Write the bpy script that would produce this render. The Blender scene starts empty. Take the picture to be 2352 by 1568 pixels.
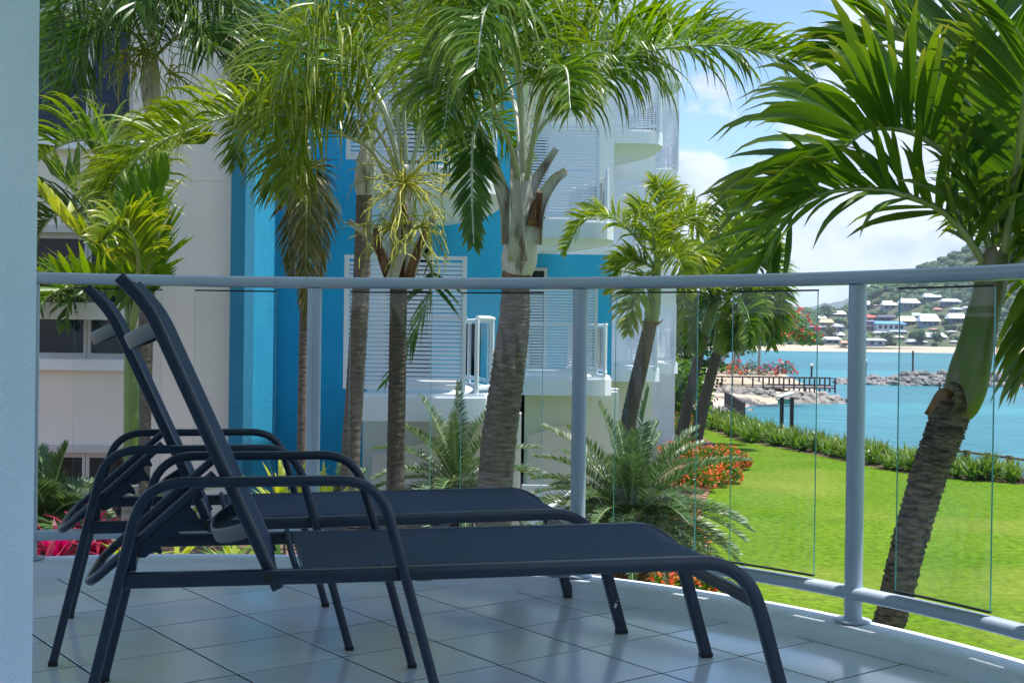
import bpy, math, random
from mathutils import Vector, Matrix, noise
V = Vector
R = random.Random(7)
S = bpy.context.scene
COL = S.collection
# ------------------------------------------------------------------ camera
FPX, CX, CY, EYE = 2854.0, 1176.0, 784.0, 0.867          # focal length in pixels of a 2352 px wide picture
PITCH, ROLL = -0.005672, 0.013728
cp, sp, cr, sr = math.cos(PITCH), math.sin(PITCH), math.cos(ROLL), math.sin(ROLL)
FWD = V((0, cp, sp)); U0 = V((0, -sp, cp)); X0 = V((1, 0, 0))
RGT = X0 * cr + U0 * sr; UPV = U0 * cr - X0 * sr
CAM = V((0, 0, EYE))
cd = bpy.data.cameras.new('camera'); cam = bpy.data.objects.new('camera', cd); COL.objects.link(cam)
cam.matrix_world = Matrix(((RGT.x, UPV.x, -FWD.x, 0), (RGT.y, UPV.y, -FWD.y, 0), (RGT.z, UPV.z, -FWD.z, EYE), (0, 0, 0, 1)))
cd.sensor_width = 36; cd.sensor_fit = 'HORIZONTAL'; cd.lens = 36 * FPX / 2352
cd.clip_start = 0.05; cd.clip_end = 20000
S.camera = cam
# ------------------------------------------------------------------ light
SUN_EL, SUN_AZ = math.radians(76), math.radians(8)       # azimuth from +X towards +Y
SUNV = V((math.cos(SUN_EL) * math.cos(SUN_AZ), math.cos(SUN_EL) * math.sin(SUN_AZ), math.sin(SUN_EL)))
sd = bpy.data.lights.new('sun', 'SUN'); sd.energy = 2.9; sd.angle = math.radians(0.5); sd.color = (1.0, 0.965, 0.94)
so = bpy.data.objects.new('sun', sd); COL.objects.link(so); so.rotation_euler = SUNV.to_track_quat('Z', 'Y').to_euler()
W = bpy.data.worlds.new('World'); S.world = W; W.use_nodes = True
wt = W.node_tree; wt.nodes.clear()
def wn(t, **k):
    n = wt.nodes.new(t)
    for a, b in k.items(): setattr(n, a, b)
    return n
sky = wn('ShaderNodeTexSky', sky_type='NISHITA', sun_disc=False, sun_elevation=SUN_EL, sun_rotation=math.pi / 2 - SUN_AZ, altitude=0, air_density=1.0, dust_density=0.2, ozone_density=6.0)
bg1 = wn('ShaderNodeBackground'); bg1.inputs[1].default_value = 0.086
bg2 = wn('ShaderNodeBackground'); bg2.inputs[1].default_value = 0.52
tc = wn('ShaderNodeTexCoord'); mp = wn('ShaderNodeMapping'); mp.inputs['Scale'].default_value = (1, 1, 1.7); mp.inputs['Location'].default_value = (3.2, 0.6, 0.0)
n1 = wn('ShaderNodeTexNoise'); n1.inputs['Scale'].default_value = 4.2; n1.inputs['Detail'].default_value = 10; n1.inputs['Roughness'].default_value = 0.57; n1.inputs['Distortion'].default_value = 0.1
n2 = wn('ShaderNodeTexNoise'); n2.inputs['Scale'].default_value = 11; n2.inputs['Detail'].default_value = 8; n2.inputs['Roughness'].default_value = 0.55
sx = wn('ShaderNodeSeparateXYZ'); mr = wn('ShaderNodeMapRange'); mr.inputs[1].default_value = 0.10; mr.inputs[2].default_value = 0.26; mr.inputs[3].default_value = 0.13; mr.inputs[4].default_value = 0.0   # cumulus bank towards the horizon
ad = wn('ShaderNodeMath', operation='ADD')
r1 = wn('ShaderNodeValToRGB'); r1.color_ramp.elements[0].position = 0.515; r1.color_ramp.elements[1].position = 0.555
r2 = wn('ShaderNodeValToRGB'); r2.color_ramp.elements[0].position = 0.33; r2.color_ramp.elements[0].color = (0.44, 0.55, 0.80, 1); r2.color_ramp.elements[1].position = 0.56; r2.color_ramp.elements[1].color = (0.76, 0.86, 1.04, 1)
mx = wn('ShaderNodeMixShader'); wo = wn('ShaderNodeOutputWorld')
L = wt.links.new
L(tc.outputs['Generated'], mp.inputs[0]); L(mp.outputs[0], n1.inputs['Vector']); L(mp.outputs[0], n2.inputs['Vector']); L(tc.outputs['Generated'], sx.inputs[0]); L(sx.outputs[2], mr.inputs[0])
L(n1.outputs[0], ad.inputs[0]); L(mr.outputs[0], ad.inputs[1]); L(ad.outputs[0], r1.inputs[0]); L(n2.outputs[0], r2.inputs[0]); L(sky.outputs[0], bg1.inputs[0]); L(r2.outputs[0], bg2.inputs[0])
L(r1.outputs[0], mx.inputs[0]); L(bg1.outputs[0], mx.inputs[1]); L(bg2.outputs[0], mx.inputs[2]); L(mx.outputs[0], wo.inputs[0])
S.view_settings.view_transform = 'Standard'; S.view_settings.look = 'None'; S.view_settings.exposure = 1.3; S.view_settings.gamma = 1
S.view_settings.use_curve_mapping = False
S.render.engine = 'CYCLES'
try:
    S.cycles.max_bounces = 8; S.cycles.transparent_max_bounces = 24; S.cycles.use_denoising = True; S.cycles.caustics_reflective = False; S.cycles.caustics_refractive = False
except Exception: pass

# ------------------------------------------------------------------ helpers
def ray(x, y): return FWD + RGT * ((x - CX) / FPX) - UPV * ((y - CY) / FPX)
def at(x, y, Y): d = ray(x, y); return CAM + d * (Y / d.y)
def atz(x, y, z): d = ray(x, y); return CAM + d * ((z - EYE) / d.z)
def pix(P):
    v = P - CAM; f = v.dot(FWD); return CX + FPX * v.dot(RGT) / f, CY - FPX * v.dot(UPV) / f
def tag(o, label=None, cat=None, group=None, kind=None):
    if label: o['label'] = label
    if cat: o['category'] = cat
    if group: o['group'] = group
    if kind: o['kind'] = kind
    return o
def empty(name, loc=(0, 0, 0), rz=0, label=None, cat=None, group=None):
    o = bpy.data.objects.new(name, None); COL.objects.link(o); o.location = loc; o.rotation_euler.z = rz; o.empty_display_size = .1
    return tag(o, label, cat, group)
def inst(src, parent=None, loc=None, rz=0, scale=None, name=None):
    o = bpy.data.objects.new(name or src.name.split('.')[0], src.data); COL.objects.link(o); o.parent = parent
    if loc is not None: o.location = loc
    o.rotation_euler.z = rz
    if scale is not None: o.scale = (scale,) * 3 if isinstance(scale, (int, float)) else scale
    return o
def spline(pts, n):
    """Catmull-Rom through the points, n samples."""
    P = [V(p) for p in pts]; P = [P[0] * 2 - P[1]] + P + [P[-1] * 2 - P[-2]]; m = len(P) - 3; out = []
    for i in range(n):
        u = i / (n - 1) * m; k = min(int(u), m - 1); t = u - k; a, b, c, d = P[k:k + 4]
        out.append(0.5 * ((2 * b) + (c - a) * t + (2 * a - 5 * b + 4 * c - d) * t * t + (3 * b - a - 3 * c + d) * t ** 3))
    return out
class MB:
    def __init__(s): s.v = []; s.f = []; s.m = []; s.a = []
    def add(s, vs, fs, m=0, a=None):
        b = len(s.v); s.v.extend([tuple(p) for p in vs]); s.f.extend([tuple(i + b for i in f) for f in fs]); s.m.extend([m] * len(fs))
        s.a.extend(a if a is not None else [0.0] * len(vs))
    def box(s, x0, x1, y0, y1, z0, z1, m=0, bev=0):
        if bev <= 0:
            s.add([(x0, y0, z0), (x1, y0, z0), (x1, y1, z0), (x0, y1, z0), (x0, y0, z1), (x1, y0, z1), (x1, y1, z1), (x0, y1, z1)],
                  [(0, 3, 2, 1), (4, 5, 6, 7), (0, 1, 5, 4), (1, 2, 6, 5), (2, 3, 7, 6), (3, 0, 4, 7)], m)
        else:
            b = bev; ring = lambda d, z: [(x0 + d, y0, z), (x1 - d, y0, z), (x1, y0 + d, z), (x1, y1 - d, z), (x1 - d, y1, z), (x0 + d, y1, z), (x0, y1 - d, z), (x0, y0 + d, z)]
            inn = lambda d, z: [(x0 + d * 1.4, y0 + d, z), (x1 - d * 1.4, y0 + d, z), (x1 - d, y0 + d * 1.4, z), (x1 - d, y1 - d * 1.4, z), (x1 - d * 1.4, y1 - d, z), (x0 + d * 1.4, y1 - d, z), (x0 + d, y1 - d * 1.4, z), (x0 + d, y0 + d * 1.4, z)]
            vs = inn(b, z0) + ring(b, z0 + b) + ring(b, z1 - b) + inn(b, z1); fs = [tuple(range(7, -1, -1)), tuple(range(24, 32))]
            for k in range(3):
                for i in range(8): j = (i + 1) % 8; fs.append((k * 8 + i, k * 8 + j, k * 8 + 8 + j, k * 8 + 8 + i))
            s.add(vs, fs, m)
    def tube(s, pts, rad, n=8, m=0, cap=True, ell=1.0, jit=0):
        """round tube along pts, rad a number or list"""
        pts = [V(p) for p in pts]; k = len(pts); rad = rad if isinstance(rad, (list, tuple)) else [rad] * k
        up = V((0, 0, 1)); t0 = (pts[1] - pts[0]).normalized()
        if abs(t0.z) > .9: up = V((0, 1, 0))
        b = t0.cross(up).normalized(); vs = []; fs = []
        for i in range(k):
            t = (pts[min(i + 1, k - 1)] - pts[max(i - 1, 0)]).normalized(); b = (b - t * b.dot(t)).normalized(); c = t.cross(b)
            for j in range(n):
                a = 2 * math.pi * j / n; r = rad[i] * (1 + (R.uniform(-jit, jit) if jit else 0)); vs.append(pts[i] + b * (r * math.cos(a)) + c * (r * ell * math.sin(a)))
        for i in range(k - 1):
            for j in range(n): j2 = (j + 1) % n; fs.append((i * n + j, i * n + j2, (i + 1) * n + j2, (i + 1) * n + j))
        if cap: fs.append(tuple(range(n - 1, -1, -1))); fs.append(tuple(range((k - 1) * n, k * n)))
        s.add(vs, fs, m)
    def sweep(s, pts, prof, side, m=0, cap=True):
        """profile (a along side, b along side x tangent) swept along pts; side is a fixed vector"""
        pts = [V(p) for p in pts]; k = len(pts); n = len(prof); side = V(side).normalized(); vs = []; fs = []
        for i in range(k):
            t = (pts[min(i + 1, k - 1)] - pts[max(i - 1, 0)]).normalized(); c = t.cross(side).normalized(); sd_ = c.cross(t).normalized()
            for a, b in prof: vs.append(pts[i] + sd_ * a + c * b)
        for i in range(k - 1):
            for j in range(n): j2 = (j + 1) % n; fs.append((i * n + j, i * n + j2, (i + 1) * n + j2, (i + 1) * n + j))
        if cap: fs.append(tuple(range(n - 1, -1, -1))); fs.append(tuple(range((k - 1) * n, k * n)))
        s.add(vs, fs, m)
    def prism(s, poly, z0, z1, m=0):
        n = len(poly); vs = [(p[0], p[1], z0) for p in poly] + [(p[0], p[1], z1) for p in poly]
        fs = [tuple(range(n - 1, -1, -1)), tuple(range(n, 2 * n))] + [(i, (i + 1) % n, n + (i + 1) % n, n + i) for i in range(n)]
        s.add(vs, fs, m)
    def build(s, name, mats, parent=None, smooth=False, loc=None, attr=False, fix=True):
        me = bpy.data.meshes.new(name); me.from_pydata(s.v, [], s.f)
        for mm in (mats if isinstance(mats, (list, tuple)) else [mats]): me.materials.append(mm)
        if any(s.m): me.polygons.foreach_set('material_index', s.m)
        if smooth: me.polygons.foreach_set('use_smooth', [True] * len(me.polygons))
        if attr:
            at_ = me.attributes.new('tip', 'FLOAT', 'POINT'); at_.data.foreach_set('value', s.a)
        me.update()
        o = bpy.data.objects.new(name, me); COL.objects.link(o); o.parent = parent
        if loc is not None: o.location = loc
        return o
def rrect(w, h, r, n=3):
    out = []
    for cx_, cy_, a0 in ((w / 2 - r, h / 2 - r, 0), (-w / 2 + r, h / 2 - r, 90), (-w / 2 + r, -h / 2 + r, 180), (w / 2 - r, -h / 2 + r, 270)):
        for i in range(n): a = math.radians(a0 + 90 * i / (n - 1)); out.append((cx_ + r * math.cos(a), cy_ + r * math.sin(a)))
    return out
def smooth_angle(o, deg=40):
    me = o.data
    me.polygons.foreach_set('use_smooth', [True] * len(me.polygons))
    try: me.set_sharp_from_angle(angle=math.radians(deg))
    except Exception: pass
    return o

# ------------------------------------------------------------------ materials
def lin(c):
    if isinstance(c, str):
        c = [int(c[i:i + 2], 16) / 255 for i in (0, 2, 4)]
        c = [x / 12.92 if x <= .04045 else ((x + .055) / 1.055) ** 2.4 for x in c]
    return (c[0], c[1], c[2], 1)
def mat(name, c1, c2=None, scale=6, rough=.6, bump=0, bscale=60, spec=.5, metal=0, stretch=None, detail=5, ramp=(.35, .65), island=0, trans=0, coat=0, tip=None, coord='Object', rvar=0, tcol=None):
    m = bpy.data.materials.new(name); m.use_nodes = True; t = m.node_tree; nd = t.nodes; p = nd['Principled BSDF']; out = nd['Material Output']; l = t.links.new
    p.inputs['Roughness'].default_value = rough; p.inputs['Specular IOR Level'].default_value = spec; p.inputs['Metallic'].default_value = metal; p.inputs['Coat Weight'].default_value = coat
    c1 = lin(c1); p.inputs['Base Color'].default_value = c1; colsock = None
    tcn = nd.new('ShaderNodeTexCoord'); vec = tcn.outputs[coord]
    if stretch:
        mpn = nd.new('ShaderNodeMapping'); mpn.inputs['Scale'].default_value = stretch; l(vec, mpn.inputs[0]); vec = mpn.outputs[0]
    if c2 is not None:
        c2 = lin(c2)
        nz = nd.new('ShaderNodeTexNoise'); nz.inputs['Scale'].default_value = scale; nz.inputs['Detail'].default_value = detail; nz.inputs['Roughness'].default_value = .6; l(vec, nz.inputs['Vector'])
        rp = nd.new('ShaderNodeValToRGB'); rp.color_ramp.elements[0].position = ramp[0]; rp.color_ramp.elements[1].position = ramp[1]; rp.color_ramp.elements[0].color = c1; rp.color_ramp.elements[1].color = c2
        fac = nz.outputs[0]
        if island:
            g = nd.new('ShaderNodeNewGeometry'); mm = nd.new('ShaderNodeMix'); mm.data_type = 'FLOAT'; mm.inputs[0].default_value = island; l(nz.outputs[0], mm.inputs[2]); l(g.outputs['Random Per Island'], mm.inputs[3]); fac = mm.outputs[0]
        l(fac, rp.inputs[0]); colsock = rp.outputs[0]
        if rvar:
            mr = nd.new('ShaderNodeMapRange'); mr.inputs[3].default_value = rough - rvar; mr.inputs[4].default_value = rough + rvar; l(nz.outputs[0], mr.inputs[0]); l(mr.outputs[0], p.inputs['Roughness'])
    if tip is not None:
        a = nd.new('ShaderNodeAttribute'); a.attribute_name = 'tip'; mm = nd.new('ShaderNodeMix'); mm.data_type = 'RGBA'; l(a.outputs['Fac'], mm.inputs[0])
        if colsock: l(colsock, mm.inputs[6])
        else: mm.inputs[6].default_value = c1
        mm.inputs[7].default_value = lin(tip); colsock = mm.outputs[2]
    if colsock: l(colsock, p.inputs['Base Color'])
    if bump:
        nb = nd.new('ShaderNodeTexNoise'); nb.inputs['Scale'].default_value = bscale; nb.inputs['Detail'].default_value = 4; l(vec, nb.inputs['Vector'])
        b = nd.new('ShaderNodeBump'); b.inputs['Strength'].default_value = bump; b.inputs['Distance'].default_value = .01; l(nb.outputs[0], b.inputs['Height']); l(b.outputs[0], p.inputs['Normal'])
    if trans:
        tr = nd.new('ShaderNodeBsdfTranslucent'); ms = nd.new('ShaderNodeMixShader'); ms.inputs[0].default_value = trans
        if colsock:
            hs = nd.new('ShaderNodeHueSaturation'); hs.inputs['Hue'].default_value = .485; hs.inputs['Saturation'].default_value = 1.1; hs.inputs['Value'].default_value = 1.7; l(colsock, hs.inputs['Color']); l(hs.outputs[0], tr.inputs[0])
        else: tr.inputs[0].default_value = c1
        l(p.outputs[0], ms.inputs[1]); l(tr.outputs[0], ms.inputs[2]); l(ms.outputs[0], out.inputs[0])
    return m
def glass_mat(name, tint, edge=False, rough=.0, ior=1.45, base=0.0, dust=0.0):
    m = bpy.data.materials.new(name); m.use_nodes = True; t = m.node_tree; nd = t.nodes; nd.remove(nd['Principled BSDF']); out = nd['Material Output']; l = t.links.new
    fr = nd.new('ShaderNodeFresnel'); fr.inputs[0].default_value = ior
    ad = nd.new('ShaderNodeMath'); ad.operation = 'ADD'; ad.use_clamp = True; ad.inputs[1].default_value = base; l(fr.outputs[0], ad.inputs[0])
    tr = nd.new('ShaderNodeBsdfTransparent'); tr.inputs[0].default_value = (*tint, 1)
    gl = nd.new('ShaderNodeBsdfGlossy'); gl.inputs['Roughness'].default_value = rough; ms = nd.new('ShaderNodeMixShader')
    l(ad.outputs[0], ms.inputs[0]); l(tr.outputs[0], ms.inputs[1]); l(gl.outputs[0], ms.inputs[2])
    if dust:                                                # dried salt spots
        tcn = nd.new('ShaderNodeTexCoord'); nz = nd.new('ShaderNodeTexNoise'); nz.inputs['Scale'].default_value = 120; nz.inputs['Detail'].default_value = 2; l(tcn.outputs['Object'], nz.inputs['Vector']); n2_ = nd.new('ShaderNodeTexNoise'); n2_.inputs['Scale'].default_value = 4; l(tcn.outputs['Object'], n2_.inputs['Vector'])
        mr_ = nd.new('ShaderNodeMapRange'); mr_.inputs[1].default_value = .70; mr_.inputs[2].default_value = .78; mr_.inputs[4].default_value = dust; l(nz.outputs[0], mr_.inputs[0]); mu = nd.new('ShaderNodeMath'); mu.operation = 'MULTIPLY'; l(mr_.outputs[0], mu.inputs[0]); l(n2_.outputs[0], mu.inputs[1])
        df = nd.new('ShaderNodeBsdfDiffuse'); df.inputs[0].default_value = (.8, .85, .85, 1); m2 = nd.new('ShaderNodeMixShader'); l(mu.outputs[0], m2.inputs[0]); l(ms.outputs[0], m2.inputs[1]); l(df.outputs[0], m2.inputs[2]); l(m2.outputs[0], out.inputs[0])
    else: l(ms.outputs[0], out.inputs[0])
    return m
M = {}  # tile, render_white, stucco and rail base colours have the blue of shade mixed in
M['tile'] = mat('tile', (.74, .80, .88), (.82, .87, .92), 1.6, rough=.15, spec=.85, bump=.012, bscale=9, coord='Object', rvar=.06)
tm = M['tile'].node_tree; oi = tm.nodes.new('ShaderNodeObjectInfo'); mrt = tm.nodes.new('ShaderNodeMapRange'); mrt.inputs[3].default_value = .90; mrt.inputs[4].default_value = 1.05; hst = tm.nodes.new('ShaderNodeHueSaturation'); pt_ = tm.nodes['Principled BSDF']; sk_ = pt_.inputs['Base Color'].links[0].from_socket
tm.links.new(oi.outputs['Random'], mrt.inputs[0]); tm.links.new(mrt.outputs[0], hst.inputs['Value']); tm.links.new(sk_, hst.inputs['Color']); tm.links.new(hst.outputs[0], pt_.inputs['Base Color'])
M['grout'] = mat('grout', (.02, .02, .025), (.04, .04, .045), 20, rough=.9)
M['render_white'] = mat('render_white', (.76, .83, .92), (.82, .88, .95), 3, rough=.75, bump=.55, bscale=90)
M['stucco'] = mat('stucco', (.68, .77, .90), (.74, .82, .94), 4, rough=.85, bump=.5, bscale=140)
M['ceil'] = mat('ceil', (.82, .86, .92), rough=.9)
M['rail'] = mat('rail', (.42, .49, .60), (.48, .55, .65), 2, rough=.24, spec=.5)
M['gasket'] = mat('gasket', (.01, .01, .012), rough=.5)
M['chrome'] = mat('chrome', (.5, .5, .52), rough=.3, metal=1)
M['glass'] = glass_mat('glass', (.965, .985, .98), ior=1.28, dust=.5)
M['glass_edge'] = mat('glass_edge', (.06, .30, .32), rough=.15)
M['frame'] = mat('frame', (.010, .023, .048), (.013, .028, .058), 8, rough=.30, spec=.55, bump=.02, bscale=400)
M['sling'] = mat('sling', (.018, .048, .110), (.026, .060, .132), 30, rough=.62, bump=.5, bscale=900, stretch=(1, 3, 1), spec=.3)
M['stitch'] = mat('stitch', (.10, .14, .20), rough=.8)
M['plastic'] = mat('plastic', (.17, .18, .19), rough=.45)
M['chip'] = mat('chip', (.7, .7, .7), rough=.6)
# foliage
def leaf(name, a, b, trans=.36, rough=.36, tip=None, island=.7, spec=.42): return mat(name, a, b, 5, rough=rough, island=island, trans=trans, tip=tip, ramp=(.2, .8), spec=spec)
M['lf_mid'] = leaf('lf_mid', (.05, .125, .008), (.13, .25, .018), tip=(.26, .25, .03))
M['lf_yel'] = leaf('lf_yel', (.10, .18, .010), (.23, .32, .025), tip=(.40, .34, .05))
M['lf_dark'] = leaf('lf_dark', (.025, .085, .008), (.075, .16, .016), tip=(.14, .18, .03))
M['lf_near'] = leaf('lf_near', (0.0297, 0.1013, 0.0135), (0.1013, 0.2093, 0.0189), trans=.3, tip=(.22, .21, .04), island=.55)
M['lf_broad'] = leaf('lf_broad', (.06, .15, .012), (.15, .27, .02), trans=.4)
M['lf_cycad'] = leaf('lf_cycad', (.03, .085, .018), (.12, .20, .075), trans=.2, tip=(.16, .22, .09), rough=.42)
M['lf_lily'] = leaf('lf_lily', (0.046, 0.138, 0.0138), (0.1495, 0.2875, 0.0345), trans=.3, tip=(.22, .22, .05))
M['lf_dead'] = leaf('lf_dead', (.07, .085, .014), (.16, .15, .03), trans=.2, tip=(.22, .16, .07))
M['lf_red'] = leaf('lf_red', (.10, .008, .02), (.46, .025, .075), trans=.3)
M['lf_lime'] = leaf('lf_lime', (.20, .28, .02), (.42, .46, .06), trans=.35)
M['lf_far'] = leaf('lf_far', (.026, .075, .018), (.075, .14, .032), trans=.15, rough=.7)
M['lf_tree'] = leaf('lf_tree', (.018, .055, .010), (.06, .12, .018), trans=.25, rough=.5)
M['flower_or'] = mat('flower_or', (.75, .09, .02), (.90, .22, .07), 8, island=.8, rough=.6, trans=.2)
M['flower_rd'] = mat('flower_rd', (.75, .03, .015), (.85, .10, .03), 8, island=.8, rough=.6, trans=.2)
M['flower_pk'] = mat('flower_pk', (.62, .03, .14), (.75, .08, .30), 8, island=.8, rough=.6, trans=.2)
M['rachis'] = mat('rachis', (.20, .26, .08), (.32, .36, .16), 4, rough=.5)
M['rachis_pale'] = mat('rachis_pale', (.36, .40, .26), (.46, .48, .36), 4, rough=.55)
M['spadix'] = mat('spadix', (.30, .32, .03), (.48, .45, .05), 6, rough=.6, island=.5)
M['bark'] = mat('bark', (.085, .065, .05), (.25, .205, .17), 9, rough=.9, bump=1, bscale=30, stretch=(1.6, 1.6, 5), detail=12, ramp=(.32, .7))
M['bark_dark'] = mat('bark_dark', (.045, .035, .026), (.15, .12, .09), 10, rough=.9, bump=1, bscale=30, stretch=(1.6, 1.6, 5), detail=12, ramp=(.32, .7))
M['bark_near'] = mat('bark_near', (.035, .024, .017), (.25, .19, .135), 11, rough=.95, bump=1.0, bscale=40, stretch=(1.2, 1.2, 4.5), detail=12, ramp=(.36, .68))
M['bark_pale'] = mat('bark_pale', (.22, .20, .17), (.42, .39, .34), 5, rough=.9, bump=.6, bscale=40, stretch=(1, 1, 5))
M['sheath'] = mat('sheath', (.17, .125, .09), (.58, .55, .49), 4.5, rough=.65, bump=.5, bscale=26, stretch=(2.4, 2.4, .7), ramp=(.36, .50), detail=12)
M['sheath_br'] = mat('sheath_br', (.10, .03, .015), (.30, .16, .09), 5, rough=.7, stretch=(3, 3, .6))
M['shaft_green'] = mat('shaft_green', (.10, .17, .02), (.20, .25, .06), 2.5, rough=.35, stretch=(3, 3, .6), bump=.1, bscale=30)
M['shaft_near'] = mat('shaft_near', (.085, .14, .012), (.20, .155, .09), 3.2, rough=.4, stretch=(2.2, 2.2, .5), ramp=(.40, .66), bump=.25, bscale=40)
M['husk'] = mat('husk', (.11, .05, .028), (.24, .12, .07), 8, rough=.7)
# building
M['b_grey'] = mat('b_grey', (.74, .69, .62), (.78, .73, .66), 1.0, rough=.85, bump=.12, bscale=40)
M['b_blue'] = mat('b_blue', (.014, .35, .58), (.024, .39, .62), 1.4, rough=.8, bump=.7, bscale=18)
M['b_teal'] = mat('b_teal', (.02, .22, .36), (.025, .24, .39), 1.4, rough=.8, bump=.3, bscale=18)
M['b_white'] = mat('b_white', (.76, .79, .83), (.80, .83, .86), 1.2, rough=.7, bump=.1, bscale=40)
M['b_cream'] = mat('b_cream', (.80, .80, .70), rough=.8)
M['louvre'] = mat('louvre', (.72, .76, .82), (.76, .79, .84), 2, rough=.45)
M['win_frame'] = mat('win_frame', (.52, .49, .47), rough=.5)
M['win_glass'] = mat('win_glass', (.008, .014, .012), rough=.04, spec=.3)
M['win_blue'] = mat('win_blue', (.008, .018, .04), rough=.04, spec=.35)
M['bal_glass'] = glass_mat('bal_glass', (.62, .92, .92))
# ground and far
M['grass'] = mat('grass', (.095, .185, .006), (.155, .235, .014), .7, rough=.95, bump=.35, bscale=40, detail=12, ramp=(.3, .75), spec=.1)
M['blade'] = leaf('blade', (.10, .19, .006), (.15, .24, .012), trans=.3, rough=.8, spec=.1)
def lawn_mat():
    m = mat('grass', (.075, .155, .005), (.118, .200, .010), .35, rough=.95, spec=.08, detail=4, ramp=(.3, .72)); t = m.node_tree; nd = t.nodes; l = t.links.new; p = nd['Principled BSDF']
    src = p.inputs['Base Color'].links[0].from_socket; tcn = nd.new('ShaderNodeTexCoord'); n_ = nd.new('ShaderNodeTexNoise'); n_.inputs['Scale'].default_value = 6; n_.inputs['Detail'].default_value = 10; n_.inputs['Roughness'].default_value = .75; l(tcn.outputs['Object'], n_.inputs['Vector'])
    r_ = nd.new('ShaderNodeMapRange'); r_.inputs[1].default_value = .40; r_.inputs[2].default_value = .60; r_.inputs[3].default_value = .6; r_.inputs[4].default_value = 1.35; l(n_.outputs[0], r_.inputs[0]); h_ = nd.new('ShaderNodeHueSaturation'); l(r_.outputs[0], h_.inputs['Value']); l(src, h_.inputs['Color'])
    d_ = nd.new('ShaderNodeTexNoise'); d_.inputs['Scale'].default_value = .16; d_.inputs['Detail'].default_value = 5; l(tcn.outputs['Object'], d_.inputs['Vector']); e_ = nd.new('ShaderNodeMapRange'); e_.inputs[1].default_value = .50; e_.inputs[2].default_value = .70; e_.inputs[4].default_value = .5; l(d_.outputs[0], e_.inputs[0])
    k_ = nd.new('ShaderNodeMix'); k_.data_type = 'RGBA'; l(e_.outputs[0], k_.inputs[0]); l(h_.outputs[0], k_.inputs[6]); k_.inputs[7].default_value = (.24, .25, .05, 1); l(k_.outputs[2], p.inputs['Base Color'])
    b_ = nd.new('ShaderNodeBump'); b_.inputs['Strength'].default_value = .5; b_.inputs['Distance'].default_value = .03; l(n_.outputs[0], b_.inputs['Height']); l(b_.outputs[0], p.inputs['Normal']); return m
M['grass'] = lawn_mat()
M['mulch'] = mat('mulch', (.09, .055, .035), (.22, .14, .09), 20, rough=.95, bump=1, bscale=40)
M['brick'] = mat('brick', (.34, .15, .09), (.42, .22, .14), 9, rough=.9)
M['sand'] = mat('sand', (.46, .36, .26), (.55, .44, .33), .4, rough=.95, bump=.2, bscale=4)
M['rock'] = mat('rock', (.09, .09, .09), (.30, .28, .26), 1.1, rough=.9, island=.55, bump=.6, bscale=5)
M['rock2'] = mat('rock2', (.12, .11, .10), (.36, .32, .28), 1.1, rough=.9, island=.55, bump=.6, bscale=5)
M['timber'] = mat('timber', (.055, .035, .03), (.11, .075, .06), 5, rough=.8)
M['deck'] = mat('deck', (.28, .25, .24), (.36, .33, .32), 4, rough=.85)
M['black'] = mat('black', (.012, .012, .014), rough=.5)
M['lamp_white'] = mat('lamp_white', (.8, .8, .78), rough=.4)
M['sign_green'] = mat('sign_green', (.08, .45, .34), rough=.5)
M['hill'] = mat('hill', (.045, .080, .028), (.13, .12, .06), .05, rough=1, detail=8)
M['mount'] = mat('mount', (.05, .08, .05), (.07, .10, .06), .01, rough=1)
def sea_mat():
    m = mat('sea', (.018, .130, .165), (.036, .225, .255), .05, rough=.34, spec=.25, detail=12, stretch=(.35, 1, 1), ramp=(.34, .66)); t = m.node_tree; nd = t.nodes; l = t.links.new; p = nd['Principled BSDF']
    tcn = nd.new('ShaderNodeTexCoord'); mpn = nd.new('ShaderNodeMapping'); mpn.inputs['Scale'].default_value = (.55, 1.0, 1); l(tcn.outputs['Object'], mpn.inputs[0])
    a = nd.new('ShaderNodeTexNoise'); a.inputs['Scale'].default_value = .7; a.inputs['Detail'].default_value = 9; l(mpn.outputs[0], a.inputs['Vector'])
    b = nd.new('ShaderNodeBump'); b.inputs['Strength'].default_value = 1; b.inputs['Distance'].default_value = .8; l(a.outputs[0], b.inputs['Height']); l(b.outputs[0], p.inputs['Normal'])
    return m
M['sea'] = sea_mat()

# ------------------------------------------------------------------ the setting: levels
GZ, SEA = -3.0, -5.2
C0 = V((-.93957, 1.96473)); RB = 2.4255                   # balcony arc: centre and inner radius of the kerb
def arc(a, r, z=0): a = math.radians(a); return V((C0.x + r * math.cos(a), C0.y + r * math.sin(a), z))
# balcony slab, outline = arc + straight sides
def outline(r, back=-2.2, step=2):
    return [arc(a, r).to_2d() for a in range(0, 181, step)] + [V((C0.x - r, back)), V((C0.x + r, back))]
b = MB(); b.prism(outline(RB + .14), -.3, -.006); fl = b.build('floor', M['grout']); tag(fl, kind='structure')
def clip(poly, r):
    """clip a convex polygon to the inside of the outline circle (upper half)"""
    n = 90
    for i in range(n):
        a0 = math.pi * i / n; nx, ny = math.cos(a0 + math.pi / (2 * n)), math.sin(a0 + math.pi / (2 * n)); d = r * math.cos(math.pi / (2 * n))
        f = lambda p: (p[0] - C0.x) * nx + (p[1] - C0.y) * ny - d
        out = []
        for k in range(len(poly)):
            p, q = poly[k], poly[(k + 1) % len(poly)]; fp, fq = f(p), f(q)
            if fp <= 0: out.append(p)
            if (fp < 0) != (fq < 0) and fp != fq: t = fp / (fp - fq); out.append((p[0] + t * (q[0] - p[0]), p[1] + t * (q[1] - p[1])))
        poly = out
        if len(poly) < 3: return None
    return poly
TH, TS = 0.647337, 0.346175 * EYE
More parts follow.
